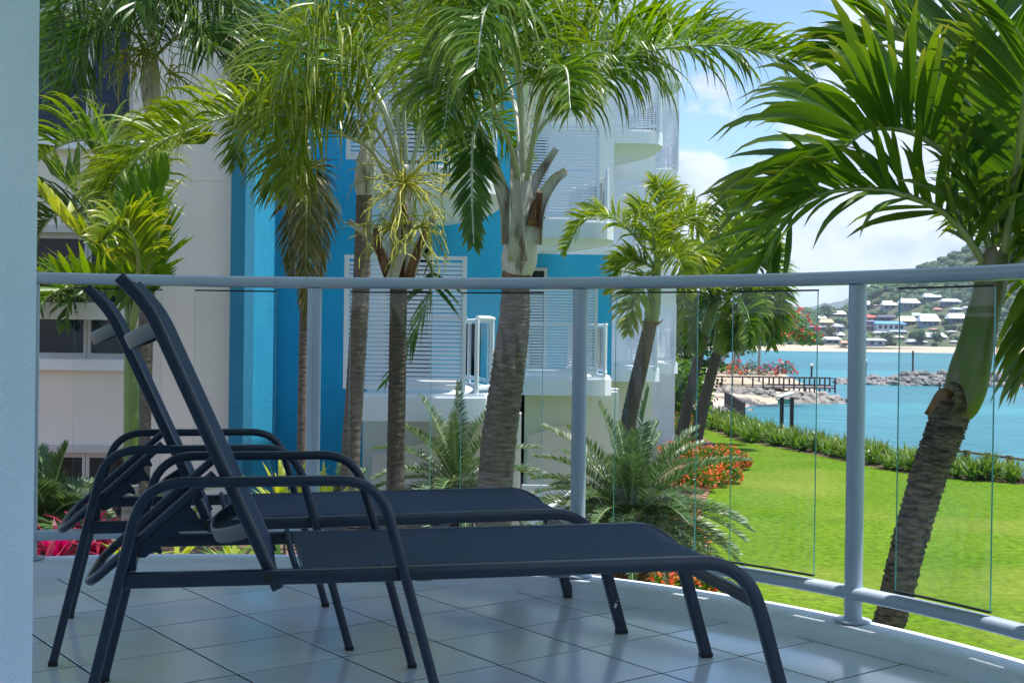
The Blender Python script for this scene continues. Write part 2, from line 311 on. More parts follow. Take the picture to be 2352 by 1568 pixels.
T0 = V((-1.48152901 * EYE, 3.96135976 * EYE)); D1 = V((math.cos(TH), math.sin(TH))); D2 = V((math.sin(TH), -math.cos(TH)))
def tile_mesh(poly, name):
    b = MB(); n = len(poly); cx_ = sum(p[0] for p in poly) / n; cy_ = sum(p[1] for p in poly) / n
    ins = [(p[0] + (cx_ - p[0]) * .009, p[1] + (cy_ - p[1]) * .009) for p in poly]
    vs = [(p[0], p[1], -.0055) for p in poly] + [(p[0], p[1], -.0012) for p in poly] + [(p[0], p[1], 0) for p in ins]
    fs = [(i, (i + 1) % n, n + (i + 1) % n, n + i) for i in range(n)] + [(n + i, n + (i + 1) % n, 2 * n + (i + 1) % n, 2 * n + i) for i in range(n)] + [tuple(range(2 * n, 3 * n))]
    b.add(vs, fs); b.m = [1] * n + [0] * (n + 1); return b
sq = None; G = .0030
for i in range(-9, 14):
    for j in range(-12, 16):
        o2 = T0 + D1 * (TS * i) + D2 * (TS * j)
        c2 = o2 + (D1 + D2) * TS / 2
        if c2.y < 1.2 or c2.x < -3.4: continue
        poly = [o2 + D1 * G + D2 * G, o2 + D1 * G + D2 * (TS - G), o2 + D1 * (TS - G) + D2 * (TS - G), o2 + D1 * (TS - G) + D2 * G]
        if (c2 - C0).length < RB - TS * .75:
            if sq is None: sq = tile_mesh([tuple(p - c2) for p in poly], 'tile').build('tile', [M['tile'], M['grout']], fl, loc=(c2.x, c2.y, 0)); o = sq
            else: o = inst(sq, fl, (c2.x, c2.y, 0))
            o.rotation_euler = (R.uniform(-.0012, .0012), R.uniform(-.0012, .0012), 0)
        else:
            pl = clip([tuple(p) for p in poly], RB + .004)
            if pl and len(pl) > 2: tile_mesh(pl, 'tile').build('tile', [M['tile'], M['grout']], fl)
# kerb: rounded upstand all along the edge
kp = [(-.001, -.004), (-.001, .030), (.004, .040), (.014, .046), (.045, .052), (.095, .056), (.125, .056), (.138, .050), (.142, .040), (.142, -.12)]
b = MB(); angs = [a * 1.0 for a in range(0, 181, 1)]; rings = []
for a in angs: rings.append([arc(a, RB + q, z) for q, z in kp])
rings = [[V((p.x, -2.0, p.z)) for p in rings[0]]] + rings + [[V((p.x, -2.0, p.z)) for p in rings[-1]]]
vs = [p for r_ in rings for p in r_]; n = len(kp); fs = []
for i in range(len(rings) - 1):
    for j in range(n - 1): fs.append((i * n + j, (i + 1) * n + j, (i + 1) * n + j + 1, i * n + j + 1))
b.add(vs, fs); kb = smooth_angle(b.build('kerb', M['render_white']), 50); tag(kb, kind='structure')
# ceiling of the balcony (roof slab above), unseen; outlines shaped to let sun on the kerb but shade the top rail
sh = SUNV.xy * (2.545 / SUNV.z); b = MB(); b.prism([V((C0.x + sh.x + 2.468 * math.cos(math.radians(a)), C0.y + sh.y + 2.468 * math.sin(math.radians(a)))) for a in range(0, 181, 2)] + [V((C0.x + sh.x - 2.468, -2.2)), V((C0.x + sh.x + 2.468, -2.2))], 2.6, 2.85)
b.prism(outline(2.75, -2.19), 2.62, 2.83); tag(b.build('ceiling', M['ceil']), kind='structure')
b = MB(); b.box(-3.3, 1.8, -2.3, -2.05, -.3, 2.6); tag(b.build('wall_back', M['stucco']), kind='structure')
b = MB(); b.box(-1.2, -.686, -2.04, 1.802, -.004, 2.6, bev=.012); tag(smooth_angle(b.build('wall_left', M['stucco'])), kind='structure')

# ------------------------------------------------------------------ balcony railing
RR = RB + .09
rail = empty('balcony_railing', (C0.x, C0.y, 0), label='curved pale grey balustrade with frameless glass panels round the balcony edge', cat='railing')
def rl(p): return p - V((C0.x, C0.y, 0))
hp = rrect(.040, .064, .0195, 5)
def railpts(z, a0=0, a1=150, st=1.5):
    n = int((a1 - a0) / st); return [rl(arc(a0 + (a1 - a0) * i / n, RR, z)) for i in range(n + 1)]
b = MB(); b.sweep([V((p.x, -1.9 - C0.y, p.z)) for p in railpts(1.043)[:1]] + railpts(1.043), hp, (0, 0, 1)); smooth_angle(b.build('handrail', M['rail'], rail))
b = MB(); b.sweep([V((p.x, -1.9 - C0.y, p.z)) for p in railpts(.137)[:1]] + railpts(.137), rrect(.036, .058, .0175, 5), (0, 0, 1)); smooth_angle(b.build('bottom_rail', M['rail'], rail))
POST = [17.3, 39.8, 62.3, 84.8, 107.3, 129.8]
for a in POST:
    b = MB(); p = rl(arc(a, RR, 0)); b.tube([p + V((0, 0, .06)), p + V((0, 0, .5)), p + V((0, 0, 1.022))], .0255, 20); po = smooth_angle(b.build('post', M['rail'], rail))
    b = MB(); b.tube([p + V((0, 0, .0565)), p + V((0, 0, .0585)), p + V((0, 0, .061)), p + V((0, 0, .0655))], [.050, .052, .052, .027], 24); fo = smooth_angle(b.build('base_flange', M['rail'], po))
def angle_at(x, y=880):
    d = ray(x, y); a_ = d.x ** 2 + d.y ** 2; o_ = CAM.to_2d() - C0; b_ = 2 * (d.x * o_.x + d.y * o_.y); k_ = o_.dot(o_) - RR * RR
    t = (-b_ + math.sqrt(b_ * b_ - 4 * a_ * k_)) / (2 * a_); P = CAM + d * t; return math.degrees(math.atan2(P.y - C0.y, P.x - C0.x))
PANES = [(168, 370), (445, 632), (803, 990), (1060, 1246), (1413, 1601), (1681, 1876), (2064, 2283)]
angp = [(angle_at(b_), angle_at(a_)) for a_, b_ in PANES] + [(19.5, 27.2), (8, 15.5), (-2, 5), (110, 117), (120, 127)]
for a0, a1 in angp:
    b = MB(); k = 6; th = .003; vs = []; z0, z1 = .168, 1.008
    for i in range(k + 1):
        a = a0 + (a1 - a0) * i / k
        for r_ in (RR - th, RR + th):
            for z in (z0, z1): vs.append(rl(arc(a, r_, z)))
    fs = []; ms = []
    for i in range(k):
        q = i * 4; w = q + 4
        fs += [(q, w, w + 1, q + 1), (q + 2, q + 3, w + 3, w + 2)]; ms += [0, 0]
        fs += [(q, q + 2, w + 2, w), (q + 1, w + 1, w + 3, q + 3)]; ms += [1, 1]
    fs += [(0, 1, 3, 2), (k * 4, k * 4 + 2, k * 4 + 3, k * 4 + 1)]; ms += [1, 1]
    b.add(vs, fs); b.m = ms; pn = b.build('glass_panel', [M['glass'], M['glass_edge']], rail)
    for z, h in ((z1 + .002, .005), (z0 - .002, .005)):
        g = MB(); g.sweep([rl(arc(a0 + (a1 - a0) * i / k, RR, z)) for i in range(k + 1)], rrect(h, .012, .001, 2), (0, 0, 1)); g.build('gasket', M['gasket'], pn)

p = arc(24.5, RB + .02, .048); b = MB(); b.tube([(0, 0, 0), (.012, -.004, .004), (.026, -.006, .010), (.030, -.010, .006)], [.0022, .003, .0032, .0012], 6); tw_ = b.build('twig', M['gasket'], None, loc=p); tag(tw_, 'tiny dark twig lying on the white kerb at the corner', 'twig')
# ------------------------------------------------------------------ sun loungers
def bend(pts, r=.05, n=6):
    """polyline with rounded corners, points in (s, z)"""
    P = [V((p[0], p[1])) for p in pts]; out = [P[0]]
    for i in range(1, len(P) - 1):
        a, b_, c = P[i - 1], P[i], P[i + 1]; u = (a - b_); w = (c - b_); rr = min(r, u.length * .49, w.length * .49) if not isinstance(r, (list, tuple)) else r[i - 1]
        p0 = b_ + u.normalized() * rr; p1 = b_ + w.normalized() * rr
        for k in range(n + 1): t = k / n; out.append(p0 * (1 - t) ** 2 + b_ * 2 * t * (1 - t) + p1 * t * t)
    return out + [P[-1]]
def lounger(loc, rz, label):
    t = empty('sun_lounger', loc, rz, label, 'sun lounger', 'pair of sun loungers on the balcony'); F = M['frame']; Y = V((0, 1, 0))
    P3 = lambda pts, y: [V((p[0], y, p[1])) for p in pts]
    tubep = rrect(.020, .0215, .0036, 3)
    for sgn in (-1, 1):
        y = sgn * .2755
        b = MB(); b.sweep(P3(bend([(.004, .008), (.128, .553), (.612, .553), (.766, .008)], .085, 8), y), tubep, Y); a_ = smooth_angle(b.build('armrest', F, t), 35)
        for s in (.004, .766):
            g = MB(); g.box(s - .0118, s + .0118, y - .0105, y + .0105, 0, .013, bev=.002); g.build('foot_cap', M['black'], a_)
        y = sgn * .2515
        b = MB(); b.sweep(P3(bend([(.082, .349), (.5, .348), (1.398, .353), (1.470, .306), (1.501, .232), (1.566, .008)], [.01, .044, .038, .038], 8), y), rrect(.026, .031, .0042, 3), Y); r_ = smooth_angle(b.build('side_rail', F, t), 35)
        g = MB(); g.box(1.5490, 1.5825, y - .0135, y + .0135, 0, .013, bev=.002); g.build('foot_cap', M['black'], r_)
        y = sgn * .226
        b = MB(); b.sweep(P3(bend([(.404, .318), (.132, .912), (.072, .975)], .06, 6), y), rrect(.024, .025, .0042, 3), Y); k_ = smooth_angle(b.build('back_tube', F, t), 35)
        g = MB(); g.tube([(.385, sgn * .212, .349), (.385, sgn * .268, .349)], .011, 12); smooth_angle(g.build('pivot_bolt', M['black'], k_))
    # back sling between the tubes, wrapped over them at the edges
    bp = bend([(.398, .331), (.1375, .905), (.079, .968)], .06, 8); n = len(bp); b = MB(); vs = []; fs = []; ny = 13
    for i in range(n):
        d = (bp[min(i + 1, n - 1)] - bp[max(i - 1, 0)]).normalized(); nr = V((-d.y, d.x)) * -1
        for j in range(ny):
            u = j / (ny - 1) * 2 - 1; y = u * .2385; sag = -.006 * (1 - u * u) + .0140 - (.010 if abs(u) == 1 else 0); q = bp[i] + nr * sag; vs.append((q.x, y, q.y))
    for i in range(n - 1):
        for j in range(ny - 1): fs.append((i * ny + j, i * ny + j + 1, (i + 1) * ny + j + 1, (i + 1) * ny + j))
    b.add(vs, fs); bs = smooth_angle(b.build('back_sling', M['sling'], t), 60)
    # seat sling
    rc_ = bend([(.082, .349), (.5, .348), (1.398, .353), (1.470, .306), (1.501, .232), (1.566, .008)], [.01, .044, .038, .038], 8); sp_ = []
    for i in range(len(rc_) - 1):
        for k in range(12):
            q = rc_[i].lerp(rc_[i + 1], k / 12); dd = (rc_[i + 1] - rc_[i]).normalized()
            if .44 <= q.x <= 1.452 and (not sp_ or (q - sp_[-1][0]).length > .006): sp_.append((q, V((-dd.y, dd.x))))
    n = len(sp_); sp_ = [q + nr_ * (.0185 if q.x < 1.36 else .0185 - .011 * min(1, (q.x - 1.36) / .07)) for q, nr_ in sp_ if q.x < 1.44]; n = len(sp_); b = MB(); vs = []; fs = []; ny = 17
    for i in range(n):
        for j in range(ny):
            u = j / (ny - 1) * 2 - 1; y = u * .247; sag = .012 * (1 - u ** 4) * (0.5 + .5 * math.sin(math.pi * min(1, i / (n - 1)))) + (.006 if abs(u) == 1 else 0); vs.append((sp_[i].x, y, sp_[i].y - sag))
    for i in range(n - 1):
        for j in range(ny - 1): fs.append((i * ny + j, i * ny + j + 1, (i + 1) * ny + j + 1, (i + 1) * ny + j))
    b.add(vs, fs); ss = smooth_angle(b.build('seat_sling', M['sling'], t), 60)
    g = MB()                                                    # rolled hem at the head end, and stitches
    g.tube([(.441, y, .366 - .008 * (1 - (y / .25) ** 2)) for y in [-.245 + .049 * k for k in range(11)]], .0075, 8); smooth_angle(g.build('hem', M['sling'], ss))
    g = MB()
    for sgn in (-1, 1):
        s = .45
        while s < 1.30: g.box(s, s + .006, sgn * .236 - .0008, sgn * .236 + .0008, .3600, .3672); s += .0105
    for s0 in (.453, .460):
        y = -.235
        while y < .235: g.box(s0, s0 + .0022, y, y + .006, .356, .3610); y += .0105
    g.build('stitching', M['stitch'], ss)
    # bowed spreader bars
    flat = rrect(.034, .009, .003, 2)
    def bow(p, d, depth, name='spreader_bar', m='plastic'):
        g = MB(); pts = []
        for k in range(17):
            u = k / 16 * 2 - 1; e = (1 - abs(u) ** 3.2); q = V(p) + V(d) * (depth * e); pts.append((q.x, u * .226, q.y))
        g_ = V((-d[1], d[0])); prof = flat; vs = []; fs = []; n = len(prof)
        for k in range(17):
            tg = (V(pts[min(k + 1, 16)]) - V(pts[max(k - 1, 0)])).normalized(); w = V((g_.x, 0, g_.y)); c = tg.cross(w).normalized()
            for a_, b_ in prof: vs.append(V(pts[k]) + w * a_ + c * b_)
        for k in range(16):
            for j in range(n): fs.append((k * n + j, k * n + (j + 1) % n, (k + 1) * n + (j + 1) % n, (k + 1) * n + j))
        g.add(vs, fs); smooth_angle(g.build(name, M[m], t), 50)
    dn = V((.404 - .132, .318 - .912)).normalized(); back = V((dn.y, -dn.x)); back = back if back.x < 0 else -back
    bow((.152, .872), back, .082); bow((.345, .447), back, .085)
    bow((.73, .343), V((0, -1)), .040); bow((1.05, .343), V((0, -1)), .042)
    g = MB(); g.sweep([V((1.490, -.2395, .258)), V((1.490, .2395, .258))], rrect(.032, .020, .006, 3), (0, 0, 1)); smooth_angle(g.build('crossbar', F, t), 35)
    g = MB(); g.sweep([V((.090, -.2395, .349)), V((.090, .2395, .349))], rrect(.026, .020, .006, 3), (0, 0, 1)); smooth_angle(g.build('crossbar', F, t), 35)
    # back support: hoop of round tube with toothed plates
    hp_ = [(.268, -.19, .560), (.215, -.19, .512), (.062, -.19, .374), (.030, -.183, .345), (.016, -.160, .333), (.010, -.13, .328), (.010, .13, .328), (.016, .160, .333), (.030, .183, .345), (.062, .19, .374), (.215, .19, .512), (.268, .19, .560)]
    g = MB(); g.tube(hp_, .0105, 10); so_ = smooth_angle(g.build('support_hoop', F, t))
    ud = V((.268 - .062, .560 - .374)).normalized(); dnv = V((ud.y, -ud.x))
    for sgn in (-1, 1):
        # saw-like hooks below the rod, outline in rod coordinates (u along rod, w below it)
        top = []; out = []
        for k in range(3):
            u0 = .045 + k * .050
            out += [(u0 + .000, .020), (u0 + .004, .030), (u0 + .013, .037), (u0 + .024, .037), (u0 + .033, .040), (u0 + .040, .054), (u0 + .046, .050), (u0 + .050, .036), (u0 + .048, .022)]
        out = [(.030, .006), (.034, .018)] + out + [(.21, .008)]
        poly = [V((.062, .374)) + ud * u + dnv * w for u, w in out]; topl = [V((.062, .374)) + ud * u + dnv * .004 for u, w in out]
        n = len(poly); vs = []; fs = []
        for yy in (sgn * .19 - .0025, sgn * .19 + .0025):
            vs += [(p.x, yy, p.y) for p in topl] + [(p.x, yy, p.y) for p in poly]
        for i in range(n - 1):
            fs += [(i, i + 1, n + i + 1, n + i), (2 * n + i, 3 * n + i, 3 * n + i + 1, 2 * n + i + 1), (n + i, n + i + 1, 3 * n + i + 1, 3 * n + i)]
        g = MB(); g.add(vs, fs); g.build('tooth_plate', F, so_)
        g = MB(); g.box(.088, .112, sgn * .205 - .004, sgn * .205 + .004, .36, .44, bev=.002); g.build('catch_bracket', F, t)
    return t
lg1 = lounger((-.93637, 2.78503, 0), math.radians(12.5), 'dark navy sun lounger in front, nearer the camera, its back raised')
lg2 = lounger((-1.24530, 3.45426, 0), math.radians(15.3), 'dark navy sun lounger behind the other one, next to the glass balustrade')
g = MB(); g.box(-.003, .004, -.0136, -.0126, -.007, .006); g.box(.001, .003, -.0136, -.0126, .012, .016); ch = g.build('paint_chip', M['chip'], lg2, loc=(1.541, -.2520, .085)); ch.rotation_euler.y = math.radians(16)

# ------------------------------------------------------------------ apartment building across the garden
bld = empty('apartment_building', (-3.5, 17, GZ), label='white and blue rendered apartment block with stepped rounded balconies and louvred screens', cat='building')
BO = V((-3.5, 17, GZ))
def part(b, name, m, parent=None, smooth=0):
    off = BO if parent is None else BO
    b.v = [(x - off.x, y - off.y, z - off.z) for x, y, z in b.v]
    o = b.build(name, m, parent or bld)
    return smooth_angle(o, smooth) if smooth else o
TOPZ = 10.5
def X_at(x, Y): return at(x, 780, Y).x
YG = 16.5
xg0, xg1 = -14.0, X_at(527, YG)
FL = [-2.86, .05, 2.96, 5.87]                               # storey floors
# grey wall with window openings: built as piers and bands
wx0, wx1 = X_at(40, YG) - 1.2, X_at(300, YG)
rows = []
for k, f in enumerate(FL): rows.append((f + .42, f + 2.08) if k else (f + .35, f + 2.08))
b = MB(); b.box(wx1, xg1, YG, YG + .5, GZ - .2, TOPZ); b.box(xg0, wx0, YG, YG + .5, GZ - .2, TOPZ)
zc = GZ - .2
for z0, z1 in rows: b.box(wx0, wx1, YG, YG + .5, zc, z0); zc = z1
b.box(wx0, wx1, YG, YG + .5, zc, TOPZ)
for zj in (-.05, 2.86, 5.77): b.box(xg0, xg1 - .003, YG - .006, YG, zj - .012, zj - .004)
part(b, 'wall', M['b_grey'])
mid = X_at(196, YG)
for k, (z0, z1) in enumerate(rows):
    b = MB(); w = .07; yy = YG + .06
    for xa, xb in ((wx0, wx0 + w), (mid - .045, mid - .004), (mid + .004, mid + .05), (wx1 - w, wx1)): b.box(xa, xb, yy, yy + .09, z0, z1)
    for za, zb in ((z0, z0 + w), (z1 - w, z1)): b.box(wx0 + w, mid - .045, yy, yy + .09, za, zb); b.box(mid + .05, wx1 - w, yy, yy + .09, za, zb)
    wf = part(b, 'window', M['win_frame'])
    for xa, xb in ((wx0 + w, mid - .045), (mid + .05, wx1 - w)):
        b = MB(); b.box(xa, xb, yy + .03, yy + .045, z0 + w, z1 - w); part(b, 'pane', M['win_blue'] if k == 2 else M['win_glass'], wf)
    b = MB(); b.box(wx0 - .1, wx1 + .08, YG - .14, YG + .055, z0 - .16, z0 - .003, bev=.012); part(b, 'sill', M['b_white'], wf)
    b = MB(); b.box(wx0 - .06, wx1 + .05, YG - .05, YG + .055, z1 + .003, z1 + .10); part(b, 'window_hood', M['win_frame'], wf)
# blue stair tower: teal front strip, long return lit by the sun, recessed blue wall
YT = 16.35; xt0, xt1 = X_at(527.5, YT), X_at(560, YT); YR = 18.56
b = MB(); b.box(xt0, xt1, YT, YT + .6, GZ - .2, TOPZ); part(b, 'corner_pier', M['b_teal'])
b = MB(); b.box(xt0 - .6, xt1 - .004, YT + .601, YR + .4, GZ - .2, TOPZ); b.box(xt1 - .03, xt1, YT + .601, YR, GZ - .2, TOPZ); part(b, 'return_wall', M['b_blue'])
b = MB(); b.box(xt1 + .001, X_at(836, YR), YR, YR + .4, GZ - .2, TOPZ); part(b, 'recessed_wall', M['b_blue'])
slat_cache = {}
def screen(x0, x1, Y, z0, z1, parts=True, pitch=.054):
    b = MB(); fw = .055
    b.box(x0, x0 + fw, Y, Y + .05, z0, z1); b.box(x1 - fw, x1, Y, Y + .05, z0 - .12, z1); b.box(x0 + fw, x1 - fw, Y + .004, Y + .046, z1 - .05, z1 - .002); b.box(x0 + fw, x1 - fw, Y + .004, Y + .046, z0, z0 + .06)
    mx_ = (x0 + x1) / 2
    sc = part(b, 'privacy_screen', M['louvre']); n = int((z1 - z0 - .11) / pitch); ws = x1 - x0 - 2 * fw; key = round(ws, 3)
    if parts:
        for k in range(n):
            zz = z0 + .06 + (k + .5) * pitch
            if key not in slat_cache:
                g = MB(); h = pitch * .34; g.add([(0, .006, -h), (ws, .006, -h), (ws, .030, h), (0, .030, h), (0, .012, -h - .004), (ws, .012, -h - .004), (ws, .036, h - .004), (0, .036, h - .004)], [(0, 1, 2, 3), (4, 7, 6, 5), (0, 4, 5, 1), (3, 2, 6, 7)])
                o = g.build('slat', M['louvre'], sc); slat_cache[key] = o
            else: o = inst(slat_cache[key], sc)
            o.location = V((x0 + fw, Y + .006, zz)) - BO
    else:
        g = MB()
        for k in range(n):
            zz = z0 + .06 + (k + .5) * pitch; h = pitch * .34; g.add([(x0 + fw, Y + .012, zz - h), (x1 - fw, Y + .012, zz - h), (x1 - fw, Y + .036, zz + h), (x0 + fw, Y + .036, zz + h)], [(0, 1, 2, 3)])
        o = part(g, 'slats', M['louvre'], sc); o['kind'] = 'stuff'
def slab_poly(x0, x1, y0, y1, rf=.55, rb=1.6):
    """balcony plan: straight front, small chamfer at the front corner, sweeping curve back to the wall"""
    pts = [(x0, y1), (x0, y0), (x1 - .42, y0), (x1 - .16, y0 + .10), (x1 - .02, y0 + .38)]
    n = 12
    for k in range(n + 1):
        t = k / n; a = (1 - t) ** 2; bb = 2 * t * (1 - t); c = t * t
        pts.append((a * x1 + bb * (x1 + .10) + c * (x1 - (x1 - x0) * .62), a * (y0 + .8) + bb * (y0 + (y1 - y0) * .62) + c * y1))
    return pts
BAYS = [  # x range, front Y, depth, back wall x range
    (-1.9, X_at(1146, 15.7), 15.7, 5.2, -2.44, X_at(1186, 20.9)),
    (X_at(1168, 23.0), X_at(1412, 23.0), 23.0, 4.6, X_at(1186, 20.9) - .1, X_at(1405, 27.6)),
    (X_at(1372, 30.4), X_at(1522, 30.4), 30.4, 4.2, X_at(1404, 27.6) - .2, X_at(1500, 34.6)),
    (X_at(1395, 37.3), X_at(1563, 37.3), 37.3, 4.0, X_at(1490, 34.6) - .4, X_at(1552, 41.3))]
for k, (x0, x1, y0, dp, bx0, bx1) in enumerate(BAYS):
    yb = y0 + dp
    if k == 1:
        b = MB(); b.box(bx0, bx1, yb, yb + .4, GZ - .2, 2.66); part(b, 'rear_wall', M['b_blue']); b = MB(); b.box(bx0, bx1, yb, yb + .4, 2.662, TOPZ + 1); part(b, 'rear_wall', M['b_white'])
    elif k == 0:
        xm = X_at(992, yb); b = MB(); b.box(bx0, xm, yb, yb + .4, GZ - .2, TOPZ + 1); part(b, 'rear_wall', M['b_white']); b = MB(); b.box(xm + .002, bx1, yb - .25, yb + .4, GZ - .2, TOPZ + 1); part(b, 'rear_wall', M['b_blue'])
    else: b = MB(); b.box(bx0, bx1, yb, yb + .4, GZ - .2, TOPZ + 1); part(b, 'rear_wall', M['b_white'])
    b = MB(); b.box(bx0, bx0 + .3, yb - .6 if k == 0 else y0 + 2.2, yb - .001, GZ - .2, TOPZ); part(b, 'party_wall', M['b_white'])
    # sliding doors behind the balcony
    for fi, f in enumerate(FL[1:] + ([8.78] if k else [])):
        b = MB(); b.prism(slab_poly(x0, x1, y0, yb), f - .30, f); part(b, 'balcony_slab', M['b_white'], smooth=30)
        b = MB(); po = slab_poly(x0 + .003, x1 - .02, y0 + .03, yb - .05); b.prism(po, f + .001, f + .05); part(b, 'balcony_kerb', M['b_white'], smooth=30)
        b = MB(); b.box(bx0 + .35, min(bx1, x0 + (x1 - x0) * .42), yb - .06, yb - .004, f + .06, f + 2.3); dr = part(b, 'door_frame', M['win_frame'])
        b = MB(); b.box(bx0 + .42, min(bx1, x0 + (x1 - x0) * .42) - .07, yb - .075, yb - .065, f + .10, f + 2.23); part(b, 'door_glass', M['win_glass'], dr)
        if fi < 3:
            # privacy screen along the near side, front glass balustrade on the rounded side
            sx1 = x1 - (.42 if k == 0 else .16 * (x1 - x0))
            screen(x0 + (-.24, .06, -.35, -.35)[k], sx1 if k < 2 else x1 - .12, y0 + .08, f + (.10), f + 1.80, parts=(k == 0 and fi < 2) or (k == 1 and fi < 2), pitch=.054)
            pl = slab_poly(x0, x1 - .10, y0 + .10, yb); arcp = [V((p[0], p[1], 0)) for p in pl[2:-3]]
            arcp = [V((sx1 + .14, y0 + .14, 0))] + arcp[2:]
            b = MB(); b.tube([p + V((0, 0, f + 1.02)) for p in arcp], .032, 8); hr = part(b, 'balcony_handrail', M['louvre'], smooth=50)
            b = MB(); b.tube([p + V((0, 0, f + .13)) for p in arcp], .028, 8); part(b, 'lower_rail', M['louvre'], hr, smooth=50)
            for q in (0, 2, 6, 10):
                if q < len(arcp):
                    b = MB(); b.tube([arcp[q] + V((0, 0, f + .05)), arcp[q] + V((0, 0, f + 1.0))], .030, 8); part(b, 'baluster', M['louvre'], hr, smooth=50)
            for q in range(0, len(arcp) - 1):
                a_, c_ = arcp[q], arcp[q + 1]; b = MB(); d_ = (c_ - a_) * .04
                b.add([a_ + d_ + V((0, 0, f + .17)), c_ - d_ + V((0, 0, f + .17)), c_ - d_ + V((0, 0, f + .97)), a_ + d_ + V((0, 0, f + .97))], [(0, 1, 2, 3)]); part(b, 'balustrade_glass', M['bal_glass'], hr)
            b = MB(); b.tube([V((x0 + .1, y0 + .9, f + 1.02)), V((sx1, y0 + .5, f + 1.02))], .022, 6); part(b, 'inner_rail', M['louvre'], hr, smooth=50)
# ground floor: cream walls under the balconies, sloping parapets, white vertical batten fence
for k, (xa, ya, xb, yb2, Yp) in enumerate(((855, 1046, 1190, 962, 17.4), (1212, 1002, 1340, 962, 24.6))):
    P, Q = at(xa, ya, Yp), at(xb, yb2, Yp); b = MB(); t_ = .2
    b.add([(P.x, Yp, GZ), (Q.x, Yp, GZ), (Q.x, Yp, Q.z), (P.x, Yp, P.z), (P.x, Yp + t_, GZ), (Q.x, Yp + t_, GZ), (Q.x, Yp + t_, Q.z), (P.x, Yp + t_, P.z)], [(0, 1, 2, 3), (7, 6, 5, 4), (3, 2, 6, 7), (0, 3, 7, 4), (1, 5, 6, 2)])
    part(b, 'sloping_parapet', M['b_grey'])
for Yp, xa, xb in ((17.9, 836, 1200), (25.2, 1190, 1420), (32.5, 1405, 1500)):
    b = MB(); b.box(X_at(xa, Yp), X_at(xb, Yp), Yp, Yp + .3, GZ - .1, -.27); part(b, 'ground_wall', M['b_cream'])
    b = MB(); xq = X_at(xb, Yp)
b = MB(); b.box(X_at(1395, 27), X_at(1420, 27), 26.6, 27, GZ, -.27); part(b, 'ground_column', M['b_white'])
gs = empty('louvred_gate', at(1290, 1100, 19.2).xy.to_3d() + V((0, 0, GZ)), label='white slatted garden screen below the second balcony', cat='screen')
gx0, gx1 = X_at(1203, 19.2), X_at(1420, 19.2); gl = gs.location
b = MB(); b.box(gx0 - gl.x, gx0 + .05 - gl.x, -.03, .03, 0, 1.55); b.box(gx1 - .05 - gl.x, gx1 - gl.x, -.03, .03, 0, 1.55); b.box(gx0 + .05 - gl.x, gx1 - .05 - gl.x, -.025, .025, 1.5, 1.548); b.build('screen_frame', M['louvre'], gs)
g = MB(); g.add([(gx0 + .05 - gl.x, -.02, -.026), (gx1 - .05 - gl.x, -.02, -.026), (gx1 - .05 - gl.x, .014, .03), (gx0 + .05 - gl.x, .014, .03)], [(0, 1, 2, 3)])
s0 = g.build('slat', M['louvre'], gs, loc=(0, 0, .05))
for k in range(1, 22): inst(s0, gs, (0, 0, .05 + .067 * k))
hd = empty('stair_handrail', at(1300, 1150, 15).xy.to_3d() + V((0, 0, GZ)), label='white sloping stair railing with thin upright bars beside the cycad', cat='railing')
p0, p1, p2 = at(1236, 1182, 14.4), at(1315, 1128, 16.5), at(1395, 1195, 15.8); ho = hd.location
b = MB(); b.tube([p0 - ho, p1 - ho], .028, 8); b.tube([p1 - ho, p2 - ho], .028, 8); smooth_angle(b.build('handrail', M['louvre'], hd))
for (a_, c_, n_) in ((p0, p1, 12), (p1, p2, 12)):
    for k in range(n_):
        q = a_.lerp(c_, (k + .5) / n_) - ho; b = MB(); b.box(q.x - .008, q.x + .008, q.y - .008, q.y + .008, q.z - 1.0, q.z - .02); b.build('baluster', M['louvre'], hd)
for (xa, xb, ya, yb2, Yp, lab) in ((1462, 1512, 935, 990, 38.5, 'low white louvred panel at the far end of the building, nearer of two'), (1468, 1504, 915, 940, 40.5, 'low white louvred panel at the far end of the building, farther of two')):
    P, Q = at(xa, yb2, Yp), at(xb, ya, Yp); w_, h_ = Q.x - P.x, Q.z - GZ; ws = empty('garden_screen', (P.x, Yp, GZ), 0, lab, 'screen'); b = MB()
    b.box(0, .05, 0, .05, 0, h_); b.box(w_ - .05, w_, 0, .05, 0, h_); b.box(.05, w_ - .05, .004, .046, h_ - .06, h_ - .002); b.build('frame', M['louvre'], ws)
    for k in range(int((h_ - .1) / .09)): b = MB(); b.box(.05, w_ - .05, .01, .03, .05 + k * .09, .05 + k * .09 + .075); b.build('slat', M['louvre'], ws)

# ------------------------------------------------------------------ ground, lawn, sea
shore_px = [(1480, 948), (1560, 962), (1640, 990), (1700, 1012), (1800, 1030), (1900, 1050), (2000, 1072), (2100, 1090), (2200, 1100), (2352, 1112)]
SHORE = [atz(x, y, GZ) for x, y in shore_px]               # lawn edge in front of the lily border
SHORE = [V((-40, 95, GZ)), V((-5, 88, GZ))] + SHORE + [V((26, 27, GZ)), V((60, 12, GZ))]
BORDER = 2.0                                                # width of the planted border beyond the lawn
def offs(i, d):
    a = SHORE[max(i - 1, 0)]; c = SHORE[min(i + 1, len(SHORE) - 1)]; t = (c - a).normalized(); nn = V((-t.y, t.x, 0)); return SHORE[i] + nn * d
edge1 = SHORE; edge2 = [offs(i, BORDER) for i in range(len(SHORE))]; edge3 = [offs(i, BORDER + 2.4) for i in range(len(SHORE))]
b = MB(); n = len(SHORE)
vs = [V((-60, 2, GZ)), V((60, 2, GZ))]
poly = [V((-60, -20, GZ)), V((70, -20, GZ))] + list(reversed(edge1)) ; b.add(poly, [tuple(range(len(poly)))])
lawn = b.build('lawn', M['grass']); tag(lawn, kind='structure')
